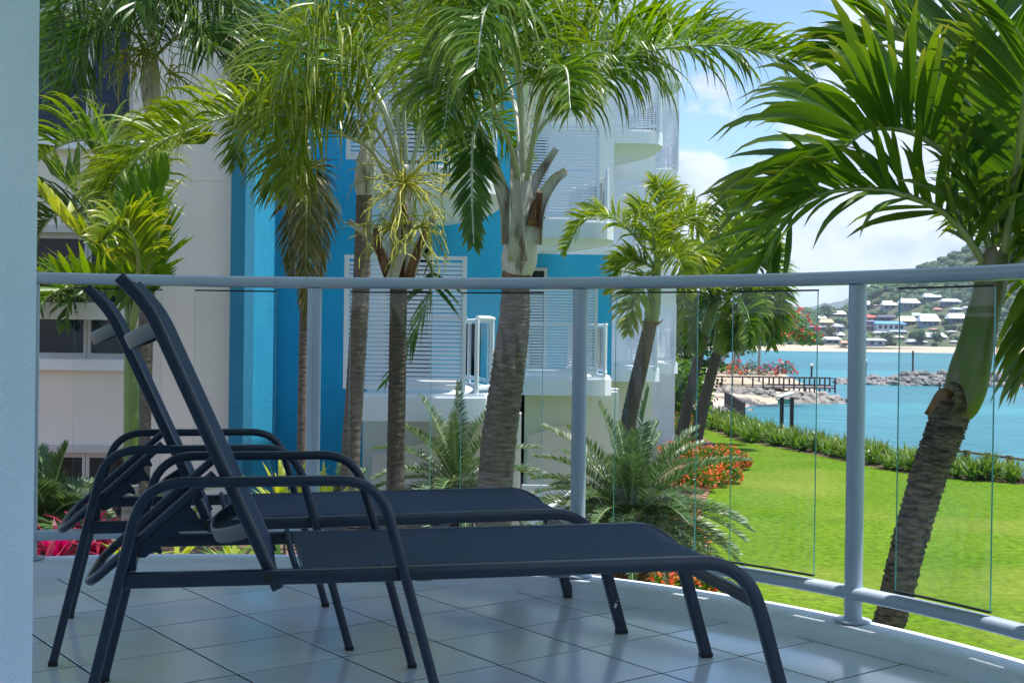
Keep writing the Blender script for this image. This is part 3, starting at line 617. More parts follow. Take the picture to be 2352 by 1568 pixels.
b = MB(); vs = [p + V((0, 0, .004)) for p in edge1] + [p + V((0, 0, .004)) for p in edge2] + [V((p.x, p.y, SEA - .6)) for p in edge3]
fs = [(i, i + 1, n + i + 1, n + i) for i in range(n - 1)] + [(n + i, n + i + 1, 2 * n + i + 1, 2 * n + i) for i in range(n - 1)]; b.add(vs, fs)
tag(b.build('border_soil', M['mulch']), kind='structure')
b = MB(); b.add([(-6000, -60, SEA), (6000, -60, SEA), (6000, 9000, SEA), (-6000, 9000, SEA)], [(0, 1, 2, 3)]); tag(b.build('sea', M['sea']), kind='structure')
# mown grass texture: short blades as one mass over the part of the lawn in view
def in_lawn(P):
    for i in range(len(SHORE) - 1):
        a, c = SHORE[i], SHORE[i + 1]
        if a.x <= P.x <= c.x: return P.y < a.y + (c.y - a.y) * (P.x - a.x) / (c.x - a.x)
    return False

# ------------------------------------------------------------------ far shore: hill, houses, mountains
HILL_R = [(1500, 735), (1700, 728), (1800, 722), (1880, 716), (1930, 722), (1965, 698), (2000, 672), (2060, 642), (2120, 618), (2180, 596), (2220, 578), (2270, 566), (2330, 556), (2420, 580), (2700, 640), (3000, 700)]
YS, YRD = 600.0, 900.0
def ridge_px(px):
    for (a, ya), (c, yc) in zip(HILL_R, HILL_R[1:]):
        if a <= px <= c: return ya + (yc - ya) * (px - a) / (c - a)
    return HILL_R[0][1] if px < HILL_R[0][0] else HILL_R[-1][1]
def hill_z(X, Y):
    # column through the ridge line: pixel column measured at the ridge distance
    px = CX + FPX * X / YRD * 1.0; zr = at(px, ridge_px(px), YRD).z
    t = (Y - YS - 8) / (YRD - YS - 8)
    if t <= 0: return SEA - 1 + 3.6 * max(0, (Y - YS + 4) / 12)
    z0 = -2.6; e = t if t < 1 else max(0, 2 - t)
    z = z0 + (zr - z0) * (e ** 1.15) + 2.2 * noise.noise(V((X * .02, Y * .02, 3))) * min(1, t * 4)
    return z
b = MB(); nx_, ny_ = 120, 46; vs = []; fs = []
for j in range(ny_):
    Y = YS - 4 + (YRD + 180 - YS) * (j / (ny_ - 1)) ** 1.25
    for i in range(nx_):
        X = -120 + 780 * i / (nx_ - 1); vs.append((X, Y, hill_z(X, Y)))
for j in range(ny_ - 1):
    for i in range(nx_ - 1): fs.append((j * nx_ + i, j * nx_ + i + 1, (j + 1) * nx_ + i + 1, (j + 1) * nx_ + i))
b.add(vs, fs); tag(b.build('hill', M['hill'], smooth=True), kind='structure')
b = MB(); vs = []; n = 80
for i in range(n):
    X = -140 + 820 * i / (n - 1); w = 2 + 3 * noise.noise(V((X * .02, 0, 0)))
    vs += [(X, YS - 9 + w, SEA - .3), (X, YS + 1 + w, SEA + 1.4), (X, YS + 11, SEA + 2.9)]
b.add(vs, [(i * 3 + k, i * 3 + 3 + k, i * 3 + 4 + k, i * 3 + 1 + k) for i in range(n - 1) for k in (0, 1)]); tag(b.build('beach', M['sand'], smooth=True), kind='structure')
b = MB(); vs = []; prof = [(1200, 712), (1500, 700), (1700, 699), (1800, 703), (1860, 705), (1900, 697), (1930, 692), (1960, 680), (1990, 665), (2040, 672), (2120, 690), (2300, 700), (2700, 690)]
pts = []
for (a, ya), (c, yc) in zip(prof, prof[1:]):
    for k in range(8): t = k / 8; x = a + (c - a) * t; pts.append((x, ya + (yc - ya) * (t * t * (3 - 2 * t)) + 2.5 * noise.noise(V((x * .03, 1, 0)))))
for x, y in pts: P = at(x, y, 3600); vs += [(P.x, 3000, -6), (P.x, 3600, P.z), (P.x, 4300, -6)]
b.add(vs, [(i * 3 + k, i * 3 + 3 + k, i * 3 + 4 + k, i * 3 + 1 + k) for i in range(len(pts) - 1) for k in (0, 1)]); tag(b.build('mountain', M['mount'], smooth=True), kind='structure')
def on_hill(px, py):
    lo, hi = YS + 6, YRD
    for _ in range(30):
        m_ = (lo + hi) / 2; P = at(px, py, m_)
        if P.z > hill_z(P.x, P.y): lo = m_
        else: hi = m_
    return at(px, py, (lo + hi) / 2)
def c6(x, y): return (2300 + .23 * x) / 1.2079, (700 + .23 * y) / 1.2079
def c9(x, y): return (1950 + .19133 * x) / 1.2079, (800 + .19133 * y) / 1.2079
HOUSES = [  # frame, x0, x1, roof top, eaves, base, roof colour, wall colour, label
    (c6, 1155, 1365, 495, 540, 590, 'c9d8cf', '4a5a66', 'dark house with pale green roof, highest on the far hillside'),
    (c6, 1375, 1590, 558, 595, 645, 'cfd6d6', '56646c', 'house with pale grey roof just below the highest one on the hill'),
    (c6, 650, 825, 583, 635, 695, 'd8d2c0', '8d98a0', 'beige roofed house at the left of the upper hillside row'),
    (c6, 870, 1095, 555, 610, 690, 'e4e4e6', '6c7a88', 'white roofed house with a dark band in the upper hillside row'),
    (c6, 440, 600, 752, 785, 835, 'd2554f', 'c59a96', 'house with a red roof beside the near balustrade post'),
    (c6, 420, 562, 822, 832, 945, '9a86a4', 'a98da0', 'lilac flat roofed block under the red roofed house'),
    (c6, 602, 820, 752, 785, 830, '4e4a58', '3f5a70', 'low house with a dark roof above the long blue roofed block'),
    (c6, 565, 930, 830, 862, 945, '5f9fce', 'd6dce2', 'long white apartment house with a light blue roof'),
    (c6, 850, 1065, 768, 830, 885, 'd8c8a0', '6b7076', 'house with a tan pitched roof in the middle of the hillside'),
    (c6, 1105, 1335, 745, 828, 895, 'f2f4f6', '7b95a6', 'house with a big bright white roof in the middle of the hillside'),
    (c6, 1450, 1660, 735, 795, 855, 'f0f2f4', '5d6c74', 'white roofed house next to the palm crownshaft'),
    (c6, 1005, 1125, 730, 765, 790, 'a9cbb8', '93a39a', 'small pale green roofed shed among hillside trees'),
    (c6, 545, 740, 952, 972, 998, 'b8c0c8', '8a929a', 'long low grey roofed house below the blue roofed block'),
    (c6, 745, 950, 940, 958, 985, 'a8b2ba', '90989e', 'grey roofed lean-to right of the long low house'),
    (c6, 1170, 1420, 968, 1020, 1050, 'e8e8e6', '8c8f92', 'white roofed house in the lower row near the beach'),
    (c6, 965, 1185, 1048, 1082, 1112, 'c8ccd0', '7a8288', 'grey white roofed beach house in the lowest row'),
    (c6, 445, 690, 1038, 1062, 1132, 'b4bac6', '8b92a2', 'two storey beachfront house with columns in the lowest row'),
    (c6, 435, 502, 588, 632, 690, 'e2e6ea', '6a7480', 'little white roofed house half behind the balustrade post'),
    (c6, 18, 205, 705, 745, 775, 'eef0f2', '7e8a90', 'white roofed house left of the post, high up'),
    (c9, 1702, 1895, 445, 495, 535, 'd9be85', '9a8f80', 'house with a sandy yellow roof left of the post'),
    (c9, 1838, 2048, 508, 556, 625, 'a9b0be', '7a8ca0', 'house with a grey pyramid roof left of the post'),
    (c9, 1548, 1805, 538, 562, 625, '8d92a4', '5f7288', 'dark grey roofed house behind the edge of a glass panel'),
    (c9, 1762, 2000, 703, 742, 800, 'eceef0', '7f8a94', 'white roofed beach house left of the post'),
    (c9, 1848, 2052, 636, 676, 705, 'dfe2e4', 'a4a39a', 'pale roofed bungalow above the beach house left of the post'),
    (c9, 1660, 1792, 398, 430, 455, 'e6e9ea', '8b949a', 'small white roofed house at the top of the left slope'),
    (c9, 2008, 2095, 758, 790, 835, 'cf8e70', 'a88a78', 'cottage with a terracotta roof beside the post'),
    (c9, 940, 1040, 768, 790, 825, '9fb4bc', '5b6468', 'boat shed roof under the far trees at the beach'),
]
houses_px = []; cm = {}
def cmat(h, rough=.6):
    if h not in cm: cm[h] = mat('paint_' + h, h, rough=rough)
    return cm[h]
for fr, x0, x1, ya, yb_, yc, rc_, wc, lab in HOUSES:
    X0_, Y0_ = fr(x0, yc); X1_, _ = fr(x1, yc); _, ra = fr(0, ya); _, ea = fr(0, yb_)
    B = on_hill((X0_ + X1_) / 2, Y0_); d = B.y; k = d / FPX; w = (X1_ - X0_) * k; hw = (Y0_ - ea) * k + .1; hr = max(.6, (ea - ra) * k); dep = min(w * .7, 11)
    houses_px.append((X0_, X1_, ra, Y0_, B.y))
    h = empty('hillside_house', B, 0, lab, 'house', 'houses on the far hillside')
    b = MB(); b.box(-w / 2 + .5, w / 2 - .5, 0, dep, -4, hw); b.build('wall', cmat(wc, .8), h)
    b = MB(); o_ = .4; ins_ = w * (.38 if 'pyramid' in lab else .08)
    b.add([(-w / 2 - o_, -.9, hw), (w / 2 + o_, -.9, hw), (w / 2 + o_, dep + .5, hw), (-w / 2 - o_, dep + .5, hw), (-w / 2 + ins_, dep * .5, hw + hr), (w / 2 - ins_, dep * .5, hw + hr)] + [(-w / 2 - o_, -.9, hw - .25), (w / 2 + o_, -.9, hw - .25), (w / 2 + o_, dep + .5, hw - .25), (-w / 2 - o_, dep + .5, hw - .25)],
          [(0, 1, 5, 4), (2, 3, 4, 5), (1, 2, 5), (3, 0, 4), (6, 7, 1, 0), (7, 8, 2, 1), (8, 9, 3, 2), (9, 6, 0, 3), (9, 8, 7, 6)]); b.build('roof', cmat(rc_, .45), h)
    nst = 2 if hw > 5.2 else 1; nw = max(2, int(w / 3.4)); sh_ = hw / nst
    for st in range(nst):
        for q in range(nw):
            xx = -w / 2 + 1 + (w - 2) * (q + .5) / nw; ww = min(.95, w / nw * .32); b = MB(); b.box(xx - ww, xx + ww, -.06, .1, st * sh_ + sh_ * .28, st * sh_ + sh_ * .78); b.build('window', M['win_blue'], h)
    if nst == 2:
        b = MB(); b.box(-w / 2, w / 2, -1.3, -.001, sh_ - .12, sh_ + .12); b.build('balcony', cmat('dfe3e6', .7), h)
sm = 0; tries = 0
while sm < 16 and tries < 4000:
    tries += 1; x = R.uniform(1830, 2240); y = R.uniform(700, 790)
    if y < ridge_px(x) + 30: continue
    w_ = R.uniform(14, 26); h_ = w_ * .42
    if any(x + w_ / 2 > a_[0] - 4 and x - w_ / 2 < a_[1] + 4 and y > a_[2] - 3 and y - h_ < a_[3] + 3 for a_ in houses_px): continue
    sm += 1; B = on_hill(x, y); k = B.y / FPX; w = w_ * k; hw = h_ * k * .6; houses_px.append((x - w_ / 2, x + w_ / 2, y - h_, y, B.y)); h = empty('hillside_cottage', B, R.uniform(-.3, .3), 'small pale cottage half hidden among the trees of the far hillside', 'house', 'small cottages on the far hillside'); rc_, wc = R.choice((('d9dcde', '8b9298'), ('c9b9a0', '9a9088'), ('b9c4cc', '6f7a84'), ('eceff0', 'a0a4a6'), ('c98f78', 'a59a90')))
    b = MB(); b.box(-w / 2 + .3, w / 2 - .3, 0, 6, -3, hw); b.build('wall', cmat(wc, .8), h)
    b = MB(); b.add([(-w / 2, -.6, hw), (w / 2, -.6, hw), (w / 2, 6.4, hw), (-w / 2, 6.4, hw), (-w / 2 + .8, 3, hw + h_ * k * .45), (w / 2 - .8, 3, hw + h_ * k * .45)], [(0, 1, 5, 4), (2, 3, 4, 5), (1, 2, 5), (3, 0, 4), (3, 2, 1, 0)]); b.build('roof', cmat(rc_, .45), h)
    for q in (-.25, .22): b = MB(); b.box(w * q - .5, w * q + .5, -.06, .1, hw * .25, hw * .75); b.build('window', M['win_blue'], h)
# trees on the hillside: one wooded mass
def blob(b, c, r, sub, m=0, fl_=.8):
    n1_, n2_ = sub; vs = []; fs = []; sd_ = R.uniform(0, 99)
    for i in range(n1_ + 1):
        th_ = math.pi * i / n1_
        for j in range(n2_):
            ph = 2 * math.pi * j / n2_; d = V((math.sin(th_) * math.cos(ph), math.sin(th_) * math.sin(ph), math.cos(th_))); q = 1 + .42 * noise.noise(d * 1.9 + V((sd_, 0, 0))) + .2 * noise.noise(d * 5 + V((sd_, 5, 0)))
            vs.append(c + V((d.x * r * q, d.y * r * q, d.z * r * q * fl_)))
    for i in range(n1_):
        for j in range(n2_): fs.append((i * n2_ + j, i * n2_ + (j + 1) % n2_, (i + 1) * n2_ + (j + 1) % n2_, (i + 1) * n2_ + j))
    b.add(vs, fs, m)
b = MB(); cnt = 0
while cnt < 2400:
    X = R.uniform(60, 420); Y = R.uniform(YS + 9, YRD + 10); z = hill_z(X, Y); P = V((X, Y, z)); x, y = pix(P)
    if x < 1500 or x > 2420: continue
    bare = noise.noise(V((X * .018, Y * .03, 9)))
    if bare > .12 and y > 640 and R.random() < .8: continue
    r_ = R.uniform(1.6, 4.2); rp = r_ * FPX / Y
    if any(h0 - rp * .8 < x < h1 + rp * .8 and y > ht and y - rp * 1.7 < hb - 1 and Y < hy + 3 for h0, h1, ht, hb, hy in houses_px): continue
    blob(b, P + V((0, 0, r_ * .6)), r_, (6, 8)); cnt += 1
o = b.build('hillside_trees', M['lf_far']); tag(o, 'dense green bush covering the far hillside between the houses', 'trees', kind='stuff')

# ------------------------------------------------------------------ palms
UPZ = V((0, 0, 1))
def frond(parent, pts, mats, ll=.5, lw=.03, n=46, p0=.22, droop=1.0, fwd=.55, vee=.25, rw=.018, seg=5, fold=0.0, curl=0.0, jit=.16, origin=None, name='frond', lenprof=None, twist=.5, plum=.18, up=None):
    """one pinnate leaf: a tapering midrib through pts and two rows of strap leaflets; world points, stored relative to origin"""
    O = origin or V((0, 0, 0)); b = MB(); C = spline(pts, 26); C = [p - O for p in C]
    b.tube(C, [rw * (1 - .86 * i / 25) + .002 for i in range(26)], 6, 1, cap=False)
    for k in range(n):
        for sd_ in (-1, 1):
            t = p0 + (1 - p0) * (k + .5 + R.uniform(-.3, .3)) / n; u = min(t, .999) * 25; i = int(u); f = u - i
            P = C[i].lerp(C[i + 1], f); T = (C[i + 1] - C[i]).normalized()
            ref = up if up is not None else UPZ
            Sd = T.cross(ref)
            if Sd.length < .15: Sd = T.cross(V((.3, -1, .2)))
            Sd.normalize(); N = Sd.cross(T).normalized(); q = (t - p0) / (1 - p0)
            L_ = ll * ((.55 + .45 * math.sin(math.pi * min(1, q * 1.1 + .12))) if lenprof is None else lenprof(q)) * R.uniform(1 - jit, 1 + jit)
            if q > .86: L_ *= 1 - (q - .86) * (3.2 if lenprof is None else 1.5)
            fa = fwd + .5 * q + R.uniform(-.12, .12)
            d = (Sd * sd_ * math.cos(fa) + T * math.sin(fa) + N * (vee + R.uniform(-plum, plum))).normalized()
            wv = (T - d * T.dot(d)).normalized(); tw = R.uniform(-twist, twist)
            nr = d.cross(wv).normalized(); wv = (wv * math.cos(tw) + nr * math.sin(tw)).normalized()
            p = P.copy(); vs = []; at_ = []; W_ = lw * R.uniform(.8, 1.2); gr = droop * R.uniform(.6, 1.4); ctp = R.uniform(.4, 1)
            for s in range(seg + 1):
                x = s / seg; w = W_ * (.35 + 1.6 * x if x < .35 else (1 - ((x - .35) / .65) ** 1.7) * .91 + .0) * .5 * 1.1
                w = max(w, .0006)
                if fold:
                    nn = d.cross(wv).normalized(); vs += [p - wv * w + nn * (w * fold), p.copy(), p + wv * w + nn * (w * fold)]; at_ += [x ** 4 * ctp] * 3
                else: vs += [p - wv * w, p + wv * w]; at_ += [x ** 4 * ctp] * 2
                step = L_ / seg; p = p + d * step
                d = (d + V((0, 0, -1)) * (gr * step / max(ll, .2) * 1.15 * (.12 + 2.7 * x * x)) + (V((R.uniform(-1, 1), R.uniform(-1, 1), R.uniform(-1, 1))) * curl * x if curl else V((0, 0, 0)))).normalized()
                wv = (wv - d * wv.dot(d))
                wv = wv.normalized() if wv.length > 1e-4 else d.cross(V((1, 0, 0))).normalized()
            c = 3 if fold else 2; fs = []
            for s in range(seg):
                for e in range(c - 1): fs.append((s * c + e, s * c + e + 1, (s + 1) * c + e + 1, (s + 1) * c + e))
            b.add(vs, fs, 0, at_)
    o = b.build(name, mats, parent, attr=True, smooth=bool(fold))
    return o
def trunk(parent, pts, rad, m, O, n=16, ring=.055, amp=.035, rough=.0, name='trunk'):
    tot = sum((V(a) - V(c)).length for a, c in zip(pts, pts[1:])); k = max(20, int(tot / ring) * 4); C = spline(pts, k); rr = []
    b = MB(); vs = []; fs = []; sd_ = R.uniform(0, 50); rp = [rad[0] + (rad[-1] - rad[0]) * i / (k - 1) for i in range(k)] if len(rad) == 2 else [p.x for p in spline([V((r_, 0, 0)) for r_ in rad], k)]
    bdir = V((1, 0, 0)); ra = [R.uniform(.3, 1.7) for _ in range(k)]; tl = [R.uniform(-1, 1) for _ in range(k)]
    for i in range(k):
        t = (C[min(i + 1, k - 1)] - C[max(i - 1, 0)]).normalized(); bdir = (bdir - t * bdir.dot(t)).normalized(); c = t.cross(bdir)
        ph = (i % 4) / 4
        for j in range(n):
            a = 2 * math.pi * j / n; saw = (1 - ph) if ph > 0 else 1.0
            r_ = rp[i] * (1 + amp * ra[i // 4] * (saw - .5) * (1 + .8 * noise.noise(V((math.cos(a) * 1.5, math.sin(a) * 1.5, i // 4 * 3.1)))) + rough * noise.noise(V((math.cos(a) * 2.2, math.sin(a) * 2.2, i * .35 + sd_))) + rough * .8 * noise.noise(V((math.cos(a) * 6, math.sin(a) * 6, (i // 4) * 1.7 + sd_))))
            vs.append(C[i] + bdir * (r_ * math.cos(a)) + c * (r_ * math.sin(a)) - O)
    for i in range(k - 1):
        for j in range(n): fs.append((i * n + j, i * n + (j + 1) % n, (i + 1) * n + (j + 1) % n, (i + 1) * n + j))
    b.add(vs, fs); return smooth_angle(b.build(name, m, parent), 70)
def shaft(parent, pts, rad, m, O, name='crownshaft', n=18):
    b = MB(); k = 24; C = spline([V(p) for p in pts], k); rp = [p.x for p in spline([V((r_, 0, 0)) for r_ in rad], k)]
    b.tube([p - O for p in C], rp, n); sd_ = R.uniform(0, 40)
    b.v = [tuple(V(p) + V((noise.noise(V(p) * 9 + V((sd_, 0, 0))), noise.noise(V(p) * 9 + V((0, sd_, 0))), 0)) * (rp[0] * .12)) for p in b.v]
    return smooth_angle(b.build(name, m, parent), 80)
def stub(parent, pts, w, m, O, name='leaf_base'):
    """split trough-shaped leaf base"""
    b = MB(); k = 12; C = spline([V(p) for p in pts], k); vs = []; fs = []
    for i in range(k):
        t = (C[min(i + 1, k - 1)] - C[max(i - 1, 0)]).normalized(); side = t.cross(V((0, -1, .1))).normalized(); nn = side.cross(t); ww = w * (1 - .72 * (i / (k - 1)) ** .8) + .004
        for u in range(7): a = math.pi * (u / 6 - .5) * 1.25; vs.append(C[i] - O + side * (ww * math.sin(a)) + nn * (ww * .55 * (1 - math.cos(a))))
    for i in range(k - 1):
        for u in range(6): fs.append((i * 7 + u, i * 7 + u + 1, (i + 1) * 7 + u + 1, (i + 1) * 7 + u))
    b.add(vs, fs); o = smooth_angle(b.build(name, m, parent), 80); sm = o.modifiers.new('thickness', 'SOLIDIFY'); sm.thickness = .006; return o
def inflorescence(parent, c, O, r, n, m, name='flower_stalk', down=.5):
    b = MB()
    for k in range(n):
        a = R.uniform(0, 6.28); el = R.uniform(-.5, 1.0); d = V((math.cos(a) * math.cos(el), math.sin(a) * math.cos(el), math.sin(el))); p = c.copy() - O; pts = [p.copy()]; L_ = r * R.uniform(.5, 1.1)
        for s in range(6):
            d = (d + V((R.uniform(-.35, .35), R.uniform(-.35, .35), R.uniform(-.35, .35) - down * .35))).normalized(); p = p + d * (L_ / 6); pts.append(p.copy())
            if s > 1 and R.random() < .8:
                e = (d + V((R.uniform(-1, 1), R.uniform(-1, 1), R.uniform(-1, .6)))).normalized(); b.tube([p, p + e * L_ * .12, p + e * L_ * .2 + V((0, 0, -.03)) * r * 2], [.0045, .004, .003], 4, 0, cap=False)
        b.tube(pts, [.009, .008, .007, .006, .005, .0045, .004], 5, 0, cap=False)
    return b.build(name, m, parent)
def PT(Y, *pp): return [at(p[0], p[1], p[2] if len(p) > 2 else Y) for p in pp]
def palm(label, base_px, Y, name='palm_tree'):
    B = at(base_px, 900, Y); O = V((B.x, Y, GZ)); t = empty(name, O, 0, label, 'palm tree', 'palm trees in the garden'); return t, O
FM = lambda a, r_='rachis': [M[a], M[r_]]

# P1: big grey trunk in the middle with swollen white crownshaft
Y = 8.4; t, O = palm('palm with the thickest grey trunk, pale swollen crownshaft and cut leaf stubs, centre', 1105, Y)
trunk(t, [O] + PT(Y, (1118, 1500), (1132, 1215), (1142, 1050), (1162, 890), (1180, 750), (1187, 630)), [.16, .14, .124, .118, .114, .106, .088], M['bark'], O, 26, .05, .05, .06)
shaft(t, PT(Y, (1186, 640), (1190, 618), (1194, 590), (1197, 540), (1199, 490), (1202, 440), (1206, 400)), [.090, .112, .118, .112, .098, .075, .045], M['sheath'], O)
b = MB(); b.tube([p - O for p in PT(Y, (1186, 646), (1187, 634), (1188, 622))], [.094, .104, .098], 18); smooth_angle(b.build('leaf_scar_ring', M['sheath_br'], t))
stub(t, PT(Y, (1222, 560, 8.34), (1236, 480, 8.32), (1268, 420, 8.32), (1302, 392, 8.3)), .060, M['sheath'], O)
stub(t, PT(Y, (1212, 500, 8.3), (1224, 430), (1250, 385), (1278, 342)), .045, M['sheath'], O)
stub(t, PT(Y, (1172, 560, 8.34), (1163, 480, 8.3), (1140, 410, 8.3), (1105, 330, 8.3)), .055, M['sheath'], O)
stub(t, PT(Y, (1225, 520, 8.3), (1235, 470, 8.28), (1240, 440, 8.28)), .035, M['sheath_br'], O)
stub(t, PT(Y, (1190, 600, 8.3), (1186, 500, 8.28), (1184, 420, 8.3), (1180, 340, 8.34)), .060, M['sheath'], O)
f1 = FM('lf_mid', 'rachis_pale'); A = dict(origin=O, ll=.80, lw=.020, n=112, rw=.019, seg=8, droop=4.2, vee=.3, curl=.05, plum=.8, p0=.3)
frond(t, PT(Y, (1206, 440), (1200, 250), (1186, 60, 8.2), (1160, -60, 8.0), (1105, -70, 7.7), (1050, 30, 7.5)), f1, **A)
frond(t, PT(Y, (1204, 440), (1196, 260, 8.3), (1172, 60, 7.9), (1140, 0, 7.6), (1110, 40, 7.3), (1095, 160, 7.1)), f1, **A)
frond(t, PT(Y, (1212, 440), (1232, 310), (1340, 195), (1440, 130), (1640, 104, 8.2), (1835, 140, 8.0)), f1, origin=O, ll=.66, lw=.020, n=150, rw=.017, seg=8, droop=4.4, vee=.35, p0=.3, curl=.05, plum=.9)
frond(t, PT(Y, (1206, 420), (1226, 220, 8.6), (1320, 106, 8.7), (1450, 90, 8.8), (1600, 92, 8.9), (1760, 120, 9.0)), f1, origin=O, ll=.60, lw=.021, n=125, rw=.017, seg=8, droop=3.2, vee=.7, p0=.26, curl=.05, plum=.9)
frond(t, PT(Y, (1180, 480), (1130, 350, 8.2), (1100, 290, 8.1), (1086, 330, 8.0), (1084, 440, 7.95), (1088, 560, 7.9)), FM('lf_dark', 'rachis_pale'), origin=O, ll=.27, lw=.034, n=30, rw=.018, seg=5, droop=.5, vee=.0, fwd=.6, p0=.42, up=V((0, -1, .1)))
frond(t, PT(Y, (1208, 430), (1215, 240, 8.7), (1260, 40, 9.0), (1340, -60, 9.3), (1430, -20, 9.6)), f1, **A)
frond(t, PT(Y, (1202, 430), (1180, 230, 8.8), (1120, 120, 9.3), (1030, 110, 9.7), (960, 230, 9.9)), f1, **A)
frond(t, PT(Y, (1206, 430), (1235, 270, 8.0), (1270, 170, 7.7), (1300, 160, 7.4), (1310, 250, 7.2)), f1, origin=O, ll=.45, lw=.021, n=84, rw=.018, seg=7, droop=2.8, vee=.2, p0=.4, plum=.7)
frond(t, PT(Y, (1200, 440), (1160, 300, 8.0), (1090, 180, 7.7), (1040, 190, 7.5), (1020, 300, 7.3)), f1, origin=O, ll=.5, lw=.021, n=90, rw=.018, seg=7, droop=2.9, vee=.2, p0=.35, plum=.7)

# P2: slender dark trunk, torn dead leaf bases, yellow flower stalks
Y = 11.0; t, O = palm('slim dark ringed palm with torn brown leaf bases and yellow flower stalks', 902, Y)
trunk(t, [O] + PT(Y, (904, 1400), (908, 1120), (912, 900), (914, 760), (916, 640)), [.105, .088, .080, .078, .076, .078], M['bark_dark'], O, 18, .06, .06, .03)
shaft(t, PT(Y, (916, 660), (920, 600), (926, 520), (932, 440), (936, 380)), [.080, .095, .10, .08, .05], M['sheath'], O)
for pp, w, mm in ((((905, 650), (880, 590), (850, 545), (800, 508)), .055, 'sheath'), (((930, 650), (955, 590), (975, 540), (1003, 486)), .06, 'sheath'), (((918, 640, 10.9), (925, 570, 10.86), (930, 520, 10.86), (928, 470, 10.9)), .035, 'sheath_br'), (((900, 650, 10.9), (880, 600, 10.85), (868, 560, 10.85), (862, 520, 10.9)), .045, 'sheath_br'), (((940, 640, 10.9), (950, 600, 10.86), (966, 560, 10.86), (985, 520, 10.9)), .04, 'sheath_br'), (((895, 660, 10.85), (915, 600, 10.82), (935, 560, 10.82), (942, 500, 10.85)), .05, 'sheath')): stub(t, PT(Y, *pp), w, M[mm], O)
f2 = FM('lf_yel', 'rachis_pale'); A = dict(origin=O, ll=.86, lw=.020, n=112, rw=.020, seg=8, droop=4.2, vee=.35, curl=.05, plum=.8, p0=.3)
frond(t, PT(Y, (934, 400), (926, 200), (924, -20), (915, -180, 10.8), (860, -250, 10.5), (790, -150, 10.2)), f2, **A)
frond(t, PT(Y, (928, 400), (905, 200), (890, 0, 10.8), (850, -90, 10.5), (770, -80, 10.1), (700, 60, 9.8)), f2, **A)
frond(t, PT(Y, (940, 400), (975, 270), (1010, 130), (1060, -10, 11.2), (1120, -80, 11.4), (1200, -20, 11.6)), f2, **A)
frond(t, PT(Y, (900, 430), (852, 345, 10.8), (786, 309, 10.5), (682, 269, 10.2), (541, 265, 9.9), (441, 297, 9.7), (353, 333, 9.5), (281, 393, 9.4), (248, 440, 9.3)), f2, origin=O, ll=.74, lw=.024, n=145, rw=.018, seg=9, droop=3.9, vee=.7, p0=.16, curl=.04, plum=.7)
frond(t, PT(Y, (926, 420), (880, 260, 10.7), (800, 120, 10.4), (720, 90, 10.1), (650, 170, 9.9), (615, 300, 9.8)), f2, **A)
frond(t, PT(Y, (924, 430), (880, 320, 10.8), (810, 230, 10.6), (740, 230, 10.4), (690, 310, 10.3), (670, 420, 10.2)), f2, **A)
frond(t, PT(Y, (944, 430), (990, 330, 11.2), (1060, 270, 11.5), (1140, 280, 11.7), (1190, 360, 11.8)), FM('lf_mid', 'rachis_pale'), origin=O, ll=.55, lw=.021, n=90, rw=.018, seg=7, droop=2.8, vee=.25, p0=.3, plum=.7)
frond(t, PT(Y, (930, 420), (880, 240, 11.4), (780, 130, 11.8), (660, 120, 12.2), (580, 220, 12.4)), FM('lf_mid', 'rachis_pale'), **A)
frond(t, PT(Y, (945, 560, 11.2), (985, 600, 11.3), (990, 660, 11.3), (950, 770, 11.3), (885, 880, 11.2)), FM('lf_dark'), origin=O, ll=.42, lw=.032, n=36, rw=.018, seg=5, droop=1.0, vee=.0, p0=.25)
inflorescence(t, at(930, 420, 10.75), O, .66, 54, M['spadix'], down=.35); inflorescence(t, at(900, 520, 10.8), O, .5, 22, M['spadix']); inflorescence(t, at(965, 520, 10.7), O, .45, 14, M['spadix'], down=.9)

# P3: grey palm just left of P2
Y = 13.2; t, O = palm('grey ringed palm trunk standing just left of the slim dark one', 790, Y)
trunk(t, [O] + PT(Y, (795, 1400), (803, 1100), (818, 850), (830, 650), (836, 470), (838, 440)), [.12, .105, .098, .092, .086, .082], M['bark'], O, 18, .06, .05, .03)
shaft(t, PT(Y, (838, 450), (838, 430), (840, 390), (845, 340), (850, 300)), [.085, .105, .11, .085, .05], M['sheath'], O)
f3 = FM('lf_mid', 'rachis_pale'); A = dict(origin=O, ll=.80, lw=.021, n=96, rw=.018, seg=7, droop=3.8, vee=.3, curl=.05, plum=.7, p0=.26)
for pp in (((848, 330), (800, 180), (700, 60, 12.8), (620, 60, 12.5), (560, 160, 12.3)), ((848, 330), (840, 120), (800, -60, 12.9), (720, -100, 12.6), (640, 0, 12.4)), ((850, 330), (900, 160), (990, 80, 13.6), (1080, 120, 14), (1120, 240, 14)), ((848, 340), (790, 270), (710, 260, 12.8), (650, 330, 12.6), (630, 440, 12.5)), ((850, 330), (880, 100), (930, -50, 13.6), (1000, -60, 14)), ((850, 340), (910, 280, 13.0), (990, 290, 12.8), (1040, 370, 12.7))): frond(t, PT(Y, *pp), f3, **A)

